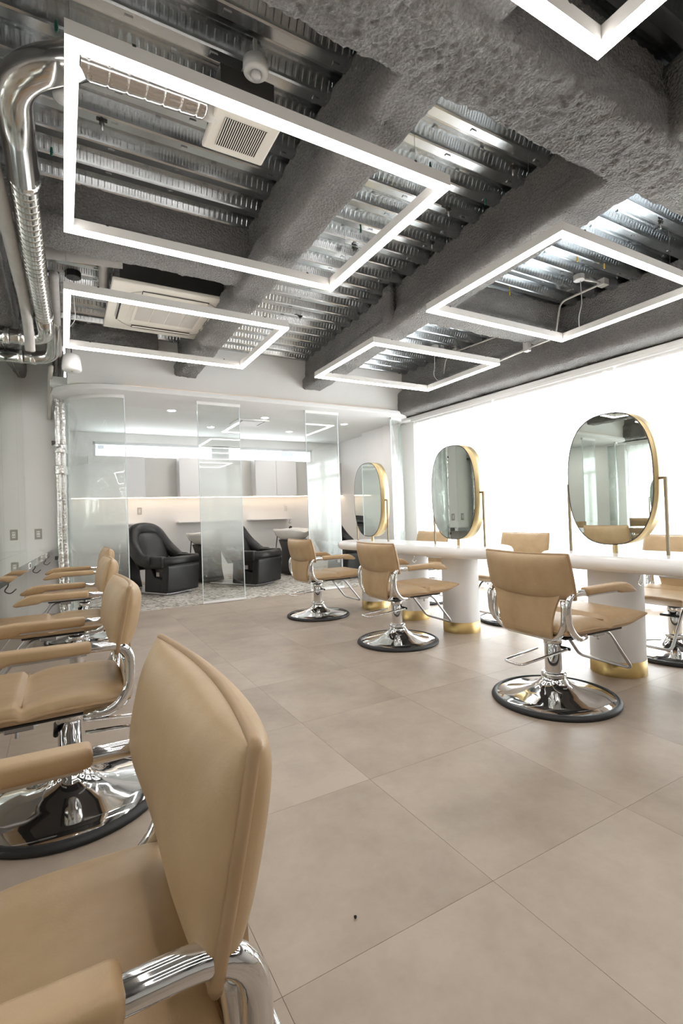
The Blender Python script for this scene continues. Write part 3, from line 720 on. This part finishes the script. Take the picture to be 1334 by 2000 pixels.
for y in (-0.62, -1.55, -2.95, -4.4, -5.8):
    obj('bag_hook', tube(fillet([(CD-0.02, y, CZ-0.055), (CD-0.02, y, CZ-0.085), (CD-0.045, y, CZ-0.115), (CD-0.01, y, CZ-0.135), (CD+0.02, y, CZ-0.105)], 0.02, 5), 0.0035, 8), 'dark_steel', ct, True)
def outlet(loc, rz, label, w=0.07, h=0.115, plate='outlet_plate'):
    o = thing('wall_outlet', label, 'outlet', loc, rz)     # local -Y faces the room
    obj('plate', B((-w/2, w/2, -0.007, 0, -h/2, h/2), bevel=0.002, seg=1), plate, o)
    s = obj('socket', B((-0.016, 0.016, -0.010, -0.006, -0.034, 0.034), bevel=0.001, seg=1), 'plastic_white', o)
    obj('slot', B(*[(x-0.0022, x+0.0022, -0.0106, -0.0095, z-0.006, z+0.006) for x in (-0.007, 0.007) for z in (-0.017, 0.017)]), 'dark_slot', s)
    return o
outlet((-0.241, 6.5, 0.908), 0, 'grey-plated wall socket on the narrow wall above the counter end')
outlet((1.12, 8.8, 1.19), 0, 'pale socket on the wash area wall above the first shelf', plate='plastic_grey')
outlet((3.76, 8.8, 1.19), 0, 'pale socket on the wash area wall above the third shelf', plate='plastic_white')

# ------------------------------------------------------------------ foil-wrapped riser pipe
def crinkle_tube(pts, r, seg, amp, freq, seed=0, bm=None):
    bm2 = tube(pts, r, seg, bm=bm); off = Vector((seed*3.1, 0, 0))
    for v in bm2.verts:
        n = noise.noise_vector(v.co*freq+off)*amp+noise.noise_vector(v.co*freq*2.7+off)*amp*0.5
        v.co += Vector((n.x, n.y, n.z*0.3))
    return bm2
fp = thing('foil_pipe', 'pair of crinkled foil-wrapped pipes rising beside the curved glass', 'pipe', (0.0, 6.40, 0))
for s in (-1, 1):
    obj('pipe', crinkle_tube([(s*0.026, 0.01*s, z*0.02) for z in range(0, 150)], 0.031, 16, 0.006, 11, s), 'foil', fp, True)
for z in (1.62, 1.86): obj('tape_wrap', crinkle_tube([(0, 0, z+q*0.01) for q in range(-5, 6)], 0.066, 18, 0.010, 16, z), 'foil', fp, True)
for z in (1.93, 0.63):
    obj('bracket', B((-0.085, -0.045, -0.02, 0.09, z-0.018, z+0.018), (-0.05, 0.05, 0.05, 0.095, z-0.012, z+0.012), bevel=0.003, seg=1), 'dark_steel', fp)
for z in (0.95, 1.28): obj('tape_seam', lathe([(0.058, z-0.006), (0.0605, z), (0.058, z+0.006)], 20), 'foil', fp, True)

# ------------------------------------------------------------------ ducts and pipes at the ceiling
def resample(P, s):
    out = [P[0]]; acc = 0
    for a, b in zip(P, P[1:]):
        L = (b-a).length; n = max(1, int(L/s))
        for k in range(1, n+1): out.append(a+(b-a)*k/n)
    return out
def spiral(pts, r, rad=0.12, pitch=0.055, seg=18, ridge=-0.06, name='spiral'):
    P = resample(fillet([Vector(p) for p in pts], rad, 10), 0.0055); d = [0]
    for a, b in zip(P, P[1:]): d.append(d[-1]+(b-a).length)
    def rf(i):
        t = (d[i] % pitch)/pitch
        return r*(1+ridge*math.exp(-((t-0.5)/0.06)**2))
    return tube(P, r, seg, radf=rf)
du = thing('spiral_duct', 'shiny spiral metal duct with elbows running along the ceiling edge', 'duct', (0, 0, 0))
obj('run', spiral([(-0.085, 4.30, 2.595), (-0.105, 3.6, 2.595), (-0.115, 2.60, 2.595)], 0.062), 'spiral_duct', du, True)
obj('near_elbow', tube(fillet([(-0.115, 2.64, 2.595), (-0.122, 2.10, 2.63), (0.10, 1.98, 2.68)], 0.22, 12), 0.065, 24), 'spiral_duct', du, True)
obj('branch', spiral([(0.085, 1.985, 2.678), (0.56, 2.06, 2.755)], 0.056, pitch=0.07), 'spiral_duct', du, True)
obj('far_elbow', tube(fillet([(-0.085, 4.26, 2.60), (-0.08, 4.88, 2.60), (-0.448, 4.92, 2.59)], 0.16, 12), 0.060, 20), 'spiral_duct', du, True)
for p, ax in (((-0.112, 2.66, 2.60), 'y'), ((-0.085, 4.34, 2.60), 'y'), ((-0.26, 4.90, 2.596), 'x'), ((-0.37, 4.91, 2.594), 'x')):
    a, b = (Vector((0, 0.022, 0)), Vector((0, -0.022, 0))) if ax == 'y' else (Vector((0.022, 0, 0)), Vector((-0.022, 0, 0)))
    obj('joint_band', tube([Vector(p)+a, Vector(p)+b], 0.067, 20), 'foil', du, True)
d2 = thing('foil_duct', 'second shiny metal duct turning into the wall below the spiral duct', 'duct', (0, 0, 0))
obj('run', tube(fillet([(-0.03, 4.55, 2.96), (-0.03, 4.95, 2.72), (-0.04, 5.38, 2.58), (-0.415, 5.46, 2.585)], 0.15, 10), 0.06, 20), 'spiral_duct', d2, True)
for x in (-0.2, -0.3): obj('joint_band', tube([(x-0.02, 5.42, 2.58), (x+0.02, 5.415, 2.58)], 0.0635, 20), 'foil', d2, True)
gp = thing('insulated_pipe', 'pale grey tape-wrapped pipe between the spiral duct and the sprayed wall beam', 'pipe', (0, 0, 0))
obj('wrap', crinkle_tube(resample(fillet([Vector(p) for p in ((-0.27, 1.2, 2.58), (-0.215, 3.2, 2.60), (-0.195, 4.15, 2.60), (-0.19, 4.55, 2.50), (-0.19, 4.62, 2.40))], 0.1, 8), 0.02), 0.036, 16, 0.003, 14), 'insulation_tape', gp, True)
gp2 = thing('insulated_pipe', 'grey tape-wrapped pipe feeding the cassette air conditioner', 'pipe', (0, 0, 0))
obj('wrap', crinkle_tube(resample([Vector((-0.12, 3.86, 2.86)), Vector((0.42, 3.80, 2.87))], 0.02), 0.05, 18, 0.004, 14), 'insulation_tape', gp2, True)
obj('drop', crinkle_tube(resample([Vector((0.30, 3.82, 2.86)), Vector((0.33, 4.28, 2.86))], 0.02), 0.034, 14, 0.003, 14), 'insulation_tape', gp2, True)
sd = thing('flexible_duct', 'thin ribbed grey duct running to the wall above the pendant speaker', 'duct', (0, 0, 0))
obj('run', spiral([(-0.01, 3.95, 2.75), (0.0, 5.0, 2.75), (0.01, 5.74, 2.74)], 0.033, pitch=0.03, seg=14), 'insulation_tape', sd, True)
dp = thing('drain_pipe', 'pale thin pipe dropping along the narrow wall under the ducts', 'pipe', (0, 0, 0))
obj('pipe', tube(fillet([(-0.06, 5.6, 2.56), (-0.075, 5.95, 2.55), (-0.095, 6.44, 2.30), (-0.095, 6.46, 2.2)], 0.08, 6), 0.022, 12), 'plastic_grey', dp, True)

# ------------------------------------------------------------------ ceiling fan unit, detector, cassette air conditioner, speaker
fn = thing('ventilation_fan', 'square cream ceiling vent with dark slots between duct and beam', 'vent', (0.745, 2.115, 2.71))
obj('panel', B((-0.145, 0.145, -0.13, 0.13, 0.0, 0.028), bevel=0.008, seg=2), 'plastic_cream', fn)
obj('housing', B((-0.12, 0.12, -0.115, 0.115, 0.028, 0.20)), 'dark_steel', fn)
rc = obj('recess', B((-0.095, 0.095, -0.085, 0.085, -0.0012, 0.0008)), 'dark_slot', fn)
for k in range(20):
    x = -0.0925+k*0.185/19
    obj('slat', B((x-0.0019, x+0.0019, -0.085, 0.085, -0.003, -0.001)), 'plastic_cream', fn)
obj('duct_collar', tube([(-0.125, -0.04, 0.05), (-0.20, -0.055, 0.046)], 0.052, 18), 'plastic_grey', fn, True)
smk = thing('smoke_detector', 'round white smoke detector hung below the deck near the vent', 'detector', (0.755, 1.93, 2.86))
obj('body', lathe([(0, 0.05), (0.052, 0.05), (0.054, 0.02), (0.052, 0.004), (0.046, -0.002), (0.026, -0.004), (0.024, 0.004), (0, 0.004)], 32), 'plastic_white', smk, True)
obj('sensor', lathe([(0.0, -0.020), (0.019, -0.018), (0.021, -0.010), (0.021, 0.003), (0, 0.003)], 24), 'plastic_white', smk, True)
obj('bracket', B((-0.035, 0.025, 0.03, 0.12, 0.055, 0.062), (-0.035, 0.025, 0.11, 0.12, 0.02, 0.062), (-0.008, 0.008, -0.008, 0.008, 0.05, 0.142), bevel=0.001, seg=1), 'aluminium', smk)

ac = thing('air_conditioner', 'cream four-way ceiling cassette air conditioner', 'air conditioner', (0.82, 4.30, 2.735))
obj('panel', B((-0.465, 0.465, -0.475, 0.475, 0.0, 0.03), bevel=0.008, seg=2), 'plastic_cream', ac)
obj('body', B((-0.41, 0.41, -0.42, 0.42, 0.03, 0.255)), 'dark_steel', ac)
bm = bmesh.new()
for k, (a, b) in enumerate(zip(round_rect(0.80, 0.80, 0.26, 10), round_rect(0.784, 0.784, 0.252, 10))): pass
OA, IA = round_rect(0.80, 0.80, 0.26, 10), round_rect(0.772, 0.772, 0.246, 10)
va = [bm.verts.new((p[0], p[1], -0.0008)) for p in OA]; vb = [bm.verts.new((p[0], p[1], -0.0008)) for p in IA]
for k in range(len(va)): bm.faces.new((va[k], va[(k+1) % len(va)], vb[(k+1) % len(va)], vb[k]))
obj('groove', bm, 'outlet_plate', ac)
for k in range(4):
    lv = obj('outlet_slot', B((-0.25, 0.25, -0.385, -0.325, -0.0012, 0.0)), 'dark_slot', ac); lv.rotation_euler = (0, 0, k*math.pi/2)
    fl = obj('louver', prism([(-0.372, -0.003), (-0.318, -0.018), (-0.315, -0.012), (-0.368, 0.002)], -0.245, 0.245, 'X'), 'plastic_cream', ac); fl.rotation_euler = (0, 0, k*math.pi/2)
ip = obj('intake_panel', B((-0.27, 0.27, -0.25, 0.25, -0.006, 0.0), bevel=0.003, seg=1), 'plastic_cream', ac)
gr = []
for k in range(4): obj('intake_grille', B((-0.245+k*0.124, -0.13+k*0.124, -0.19, 0.19, -0.0085, -0.0058)), 'plastic_grey', ac)
for (x, y) in ((-0.43, -0.40), (0.43, -0.40), (-0.43, 0.40), (0.43, 0.40)):
    obj('hanger_rod', tube([(x, y, 0.10), (x, y, 0.27)], 0.006, 8), 'steel', ac, True)
    obj('hanger_bracket', B((x-0.02, x+0.02, y-0.02, y+0.02, 0.10, 0.15), bevel=0.002, seg=1), 'steel', ac)
sp = thing('pendant_speaker', 'white rounded pendant speaker hanging in front of the foil pipe', 'speaker', (0.108, 5.0, 2.372))
obj('body', lathe([(0, 0.0), (0.070, 0.0), (0.079, 0.012), (0.080, 0.03), (0.073, 0.10), (0.064, 0.140), (0.050, 0.152), (0, 0.155)], 36), 'plastic_white', sp, True)
obj('stem', tube([(0, 0, 0.15), (0, 0, 0.63)], 0.006, 8), 'dark_steel', sp, True)
obj('badge', B((-0.008, 0.008, -0.012, 0.012, -0.001, 0.0005)), 'plastic_grey', sp)

cn = thing('ceiling_spotlight', 'small white round can behind the edge of the light frame near the duct elbow', 'spotlight', (0.055, 2.40, 2.83))
obj('can', lathe([(0, 0.0), (0.038, 0.0), (0.045, 0.008), (0.047, 0.05), (0.035, 0.07), (0, 0.072)], 28), 'plastic_white', cn, True)
obj('mount', tube([(0, 0, 0.07), (0, 0, 0.17)], 0.006, 8), 'steel', cn, True)
# junction boxes and conduit
def jbox(name, loc, label, mat='aluminium', r=0.045):
    o = thing(name, label, 'junction box', loc)
    obj('body', lathe([(0, 0), (r*0.92, 0), (r, 0.004), (r, 0.045), (0, 0.045)], 24), mat, o)
    return o
j1 = jbox('junction_box', (3.92, 2.63, 2.945), 'round steel junction box over the near right light frame')
obj('power_cord', tube(fillet([(0.02, 0.0, 0.0), (0.028, 0.0, -0.2), (0.018, 0.03, -0.3), (0.024, 0.03, -0.40)], 0.05, 5), 0.0035, 6), 'cord_white', j1, True)
j2 = jbox('junction_box', (3.93, 4.53, 2.945), 'round steel junction box over the far right light frame')
obj('power_cord', tube(fillet([(-0.01, 0, 0.0), (-0.01, 0, -0.2), (-0.02, 0.02, -0.32), (0.01, -0.05, -0.40)], 0.06, 6), 0.0035, 6), 'cord_white', j2, True)
j3 = jbox('junction_box', (0.12, 4.28, 2.90), 'round black junction box beside the thin ribbed duct', 'black_plastic', 0.055)
obj('power_cord', tube(fillet([(0.0, 0, 0.0), (0.0, 0, -0.2), (0.012, 0.05, -0.3), (-0.05, 0.2, -0.35)], 0.06, 6), 0.003, 6), 'cord_white', j3, True)
cd = thing('conduit', 'bent steel conduit running from the near junction box over the short beam', 'conduit', (0, 0, 0))
obj('pipe', tube(fillet([(4.20, 2.62, 2.965), (4.20, 3.02, 2.965), (4.19, 3.08, 2.645), (4.17, 3.40, 2.635)], 0.07, 6), 0.009, 10), 'aluminium', cd, True)
obj('tee_box', B((4.17, 4.24, 2.56, 2.63, 2.94, 3.0), bevel=0.004, seg=1), 'aluminium', cd)
obj('cross_pipe', tube([(3.96, 2.63, 2.967), (4.19, 2.60, 2.967)], 0.009, 10), 'aluminium', cd, True)
obj('drop_box', B((4.13, 4.19, 3.36, 3.42, 2.60, 2.70), bevel=0.004, seg=1), 'aluminium', cd)
obj('drop_pipe', tube([(4.16, 3.42, 2.625), (4.19, 3.85, 2.62)], 0.012, 10), 'aluminium', cd, True)
c2 = thing('conduit', 'bent steel conduit running from the far junction box along the beam', 'conduit', (0, 0, 0))
obj('pipe', tube(fillet([(4.26, 4.52, 2.965), (4.33, 4.05, 2.965), (4.34, 3.5, 2.965)], 0.05, 4), 0.009, 10), 'aluminium', c2, True)
obj('cross_pipe', tube([(3.96, 4.53, 2.967), (4.25, 4.53, 2.967)], 0.009, 10), 'aluminium', c2, True)
obj('tee_box', B((4.23, 4.30, 4.49, 4.56, 2.94, 3.0), bevel=0.004, seg=1), 'aluminium', c2)
obj('down_pipe', tube(fillet([(4.28, 4.56, 2.965), (4.30, 4.75, 2.96), (4.33, 4.83, 2.78)], 0.1, 8), 0.008, 10), 'aluminium', c2, True)
# hanger bolts and coloured insert plugs in the deck
an = thing('hanger_bolt', 'x', 'hanger bolt', (0, 0, 0), group='steel hanger bolts in the metal deck')
obj('rod', tube([(0, 0, 0), (0, 0, 0.07)], 0.005, 8), 'steel', an, True)
obj('wing', B((-0.025, 0.025, -0.006, 0.006, 0.045, 0.06), (-0.012, 0.012, -0.010, 0.010, 0.03, 0.055), bevel=0.002, seg=1), 'dark_steel', an)
hb = [(0.22, 2.65, 'in the dark deck inside the light frame under the fan'), (2.33, 1.95, 'in the bright deck beside the wide cross girder'), (2.26, 2.42, 'in the bright deck right of the light frame corner'), (2.42, 2.78, 'in the bright deck next to the long beam'), (3.72, 1.86, 'in the deck above the near right light frame'), (1.95, 3.1, 'in the bright deck right of the light frame below the fan'), (2.1, 4.4, 'in the deck near the far light frame corner')]
for k, (x, y, lab) in enumerate(hb):
    o = an if k == 0 else copy_tree(an); o.location = (x, y, 2.935); o['label'] = 'small steel hanger bolt '+lab
pg = [(1.89, 2.16, 0, 'beside a yellow plug above the light frame corner'), (1.94, 2.23, 1, 'beside a green plug above the light frame corner'), (0.03, 2.22, 0, 'near the duct elbow'), (-0.0, 2.99, 0, 'beside the spiral duct'), (1.86, 2.87, 0, 'in the middle of the bright deck'), (3.64, 2.45, 1, 'in the near right light frame'), (3.95, 2.42, 1, 'near the near right junction box'), (3.62, 3.12, 1, 'beside the short cross beam'), (2.42, 2.25, 0, 'by the long beam side')]
for (x, y, c, lab) in pg:
    o = obj('insert_plug', lathe([(0, -0.03), (0.006, -0.03), (0.008, -0.012), (0.006, 0.0), (0.006, 0.012), (0, 0.012)], 10), 'yellow_plastic' if c else 'green_plastic', None, True, loc=(x, y, 2.99))
    tag(o, ('yellow' if c else 'green')+' plastic insert plug in the deck '+lab, 'plug', 'coloured insert plugs in the deck')

# ------------------------------------------------------------------ wash area
FY = 8.62
struct('trim_2', B((0.02, 4.92, FY, 8.8, 1.41, 2.06)), 'furring_grey', 'grey boxed-out band behind the wall cabinets', 'wall panel')
ls = obj('led_strip', B((0.05, 4.9, FY+0.02, FY+0.045, 1.397, 1.409)), 'led_warm'); tag(ls, 'warm light strip under the boxed-out band of the wash area', 'light')
ls2 = obj('led_strip', B((0.6, 4.1, 5.722, 5.734, 2.4755, 2.4815)), 'led_soft'); tag(ls2, 'warm light strip lying on top of the white fascia', 'light')
for k, (x0, x1, lab) in enumerate(((0.36, 1.17, 'white wall cabinet behind the curved glass and first wash chair'), (1.70, 2.50, 'white wall cabinet behind the first flat glass panel'), (3.02, 3.82, 'white two-door wall cabinet above the third shelf'))):
    cb = thing('wall_cabinet', lab, 'cabinet', (x0, 8.4, 1.41), group='wall cabinets of the wash area'); w = x1-x0
    obj('body', B((0, w, 0.02, FY-8.4, 0, 0.64)), 'cabinet_white', cb)
    for d in (0, 1): obj('door', B((d*w/2+0.002, (d+1)*w/2-0.002, 0, 0.018, -0.004, 0.642), bevel=0.002, seg=1), 'cabinet_white', cb)
    sh = thing('wall_shelf', ['thin white shelf with a hook behind the first wash chair', 'thin white shelf beside the first flat glass panel', 'thin white shelf with a hook above the third basin'][k], 'shelf', (x0+(0 if k != 2 else -0.05), 8.55, 0.97), group='wall shelves of the wash area')
    obj('board', B((0, w, 0, 0.25, 0, 0.022), bevel=0.003, seg=1), 'white_matte', sh)
    obj('hook', tube(fillet([(w-0.04, 0.02, 0), (w-0.04, 0.02, -0.04), (w-0.065, 0.02, -0.07), (w-0.03, 0.02, -0.085), (w-0.02, 0.02, -0.06)], 0.02, 4), 0.004, 6), 'dark_steel', sh, True)
for k, (x, y) in enumerate(((1.303, 6.80), (2.63, 6.83), (4.0, 6.87), (2.09, 7.80), (3.44, 7.80))):
    o = thing('downlight', 'small recessed ceiling downlight of the wash area, '+['above the first wash chair', 'above the second wash chair', 'above the third wash chair', 'above the middle basin', 'above the third basin'][k], 'downlight', (x, y, 2.476), group='recessed downlights of the wash area')
    obj('ring', lathe([(0.05, 0.0), (0.055, -0.004), (0.062, -0.003), (0.064, 0.0)], 24), 'white_matte', o, True)
    obj('lens', lathe([(0, -0.001), (0.05, -0.001)], 20), 'downlight', o)
cv = thing('ceiling_vent', 'square white ceiling ventilation panel over the wash area', 'vent', (2.52, 7.2, 2.476))
obj('frame', ring_box(-0.24, 0.24, -0.24, 0.24, 0.05, -0.018, 0.0), 'plastic_white', cv)
obj('grille', B((-0.16, 0.16, -0.16, 0.16, -0.026, -0.010), bevel=0.004, seg=1), 'plastic_white', cv)

def make_wash_chair():
    c = thing('wash_chair', 'x', 'wash chair', (0, 0, 0), group='black reclining wash chairs')
    # +X towards the feet
    arch = fillet([(0.16, 0.30, 0.40), (-0.02, 0.325, 0.40), (-0.25, 0.285, 0.56), (-0.36, 0.20, 0.745), (-0.40, 0.0, 0.775), (-0.36, -0.20, 0.745), (-0.25, -0.285, 0.56), (-0.02, -0.325, 0.40), (0.16, -0.30, 0.40)], 0.13, 8)
    n = len(arch)
    obj('shell', tube(arch, 0.085, 18, radf=lambda i: 0.088*(1-0.25*abs(2*i/(n-1)-1)**3), ellipse=(1.0, 1.0)), 'black_leather', c, True)
    tl = math.radians(-58)
    def w(x, y, z): return (-0.225+z*math.cos(math.radians(32))-y*math.sin(math.radians(32)), x, 0.545+y*math.cos(math.radians(32))+z*math.sin(math.radians(32)))
    bk, ep = pillow(0.47, 0.44, 0.07, 0.10, 20, 18, p=2.6, ex=0.6, edge=0.006, warp=w)
    obj('back_cushion', bk, 'black_leather', c, True)
    obj('back_shell', pillow(0.56, 0.52, 0.02, 0.13, 18, 16, p=2.4, ex=0.6, edge=0.01, warp=lambda x, y, z: w(x, y, z-0.06))[0], 'black_leather', c, True)
    obj('seat', B((-0.14, 0.40, -0.235, 0.235, 0.30, 0.415), bevel=0.035, seg=4), 'black_leather', c, True)
    for s in (-1, 1): obj('side_pad', B((0.02, 0.40, s*0.285-0.05, s*0.285+0.05, 0.325, 0.455), bevel=0.025, seg=3), 'black_leather', c, True)
    obj('front_roll', tube([(0.375, -0.30, 0.385), (0.375, 0.30, 0.385)], 0.058, 16), 'black_leather', c, True)
    obj('leg_rest', prism([(0.345, 0.35), (0.44, 0.355), (0.455, 0.335), (0.425, 0.05), (0.41, 0.035), (0.30, 0.035), (0.29, 0.05)], -0.275, 0.275, 'Y', bevel=0.018, seg=3), 'black_leather', c, True)
    obj('base_box', prism([(-0.16, 0.02), (0.26, 0.02), (0.26, 0.16), (0.05, 0.20), (-0.02, 0.31), (-0.14, 0.31)], -0.18, 0.18, 'Y', bevel=0.01), 'black_plastic', c)
    obj('maker_plate', B((0.10, 0.16, -0.184, -0.18, 0.21, 0.26)), 'plastic_grey', c)
    obj('mechanism', B((-0.02, 0.22, -0.12, 0.12, 0.19, 0.31)), 'dark_steel', c)
    obj('floor_plate', B((-0.60, 0.34, -0.22, 0.22, 0.005, 0.022), bevel=0.004, seg=1), 'steel', c)
    obj('wheel', tube([(0.33, -0.20, 0.02), (0.33, -0.17, 0.02)], 0.014, 10), 'steel', c, True)
    return c
wc = make_wash_chair()
def make_basin():
    b = thing('wash_basin', 'x', 'wash basin', (0, 0, 0), group='white wash basins on black pedestals')
    # bowl, neck dip towards +X
    bm = bmesh.new(); seg = 44; prof = [(0.10, 0.0), (0.22, 0.02), (0.29, 0.08), (0.325, 0.15), (0.335, 0.185), (0.318, 0.19), (0.30, 0.16), (0.25, 0.08), (0.16, 0.035), (0.0, 0.03)]
    rings = []
    for r, z in prof:
        ring = []
        for k in range(seg):
            a = 2*math.pi*k/seg; dip = 0.055*math.exp(-((a if a < math.pi else a-2*math.pi)/0.42)**2)+0.02*math.sin(2*a)**2*-1
            zz = z-dip*(z/0.19)**2
            ring.append(bm.verts.new((r*math.cos(a)*1.05, r*math.sin(a), 0.60+zz)))
        rings.append(ring)
    for a, c in zip(rings, rings[1:]):
        for k in range(seg): bm.faces.new((a[k], a[(k+1) % seg], c[(k+1) % seg], c[k]))
    bm.faces.new(rings[0])
    obj('bowl', bm, 'porcelain', b, True)
    bm = bmesh.new(); rings = []
    for (hx, hy, z) in ((0.17, 0.20, 0.022), (0.15, 0.18, 0.2), (0.15, 0.17, 0.45), (0.19, 0.20, 0.61)):
        rings.append([bm.verts.new((p[0], p[1], z)) for p in round_rect(2*hx, 2*hy, 0.06, 5)])
    for a, c in zip(rings, rings[1:]):
        for k in range(len(a)): bm.faces.new((a[k], a[(k+1) % len(a)], c[(k+1) % len(a)], c[k]))
    bm.faces.new(rings[0]); bm.faces.new(rings[-1])
    obj('pedestal', bm, 'black_plastic', b, True)
    obj('faucet', tube(fillet([(-0.25, 0.12, 0.76), (-0.23, 0.12, 0.83), (-0.16, 0.10, 0.82)], 0.03, 5), 0.016, 10), 'black_plastic', b, True)
    obj('hose', tube(fillet([(-0.1, -0.26, 0.68), (-0.05, -0.34, 0.45), (-0.02, -0.33, 0.12), (0.1, -0.22, 0.06)], 0.12, 8), 0.009, 8), 'black_plastic', b, True)
    return b
bs = make_basin()
AD = math.radians(-60)
ch = [((1.42, 6.98), 'black wash chair behind the tan chairs and curved glass'), ((2.67, 6.95), 'black wash chair beyond the first flat glass panel'), ((4.10, 6.70), 'black wash chair mostly hidden behind the far styling table')]
for k, ((x, y), lab) in enumerate(ch):
    ang = AD if k < 2 else math.radians(-76)
    fx, fy = math.cos(ang), math.sin(ang)
    o = wc if k == 0 else copy_tree(wc)
    o.location = (x-0.42*fx, y-0.42*fy, 0.004); o.rotation_euler = (0, 0, ang); o.scale = (1, 1, 1.16); o['label'] = lab
    bx, by = (x-1.25*fx, y-1.25*fy) if k < 2 else (3.52, 7.98)
    o = bs if k == 0 else copy_tree(bs)
    o.location = (bx, by, 0.004); o.rotation_euler = (0, 0, ang); o['label'] = ['white wash basin on black pedestal behind the first wash chair', 'white wash basin on black pedestal seen through the first flat glass panel', 'white wash basin with raised rim left of the second flat glass panel'][k]
tag(obj('screw', lathe([(0, 0.002), (0.003, 0.002), (0.004, 0.006), (0, 0.009)], 10), 'dark_slot', None, True, loc=(0.60, 1.06, 0)), 'tiny dark screw lying on the bare floor tiles', 'screw')
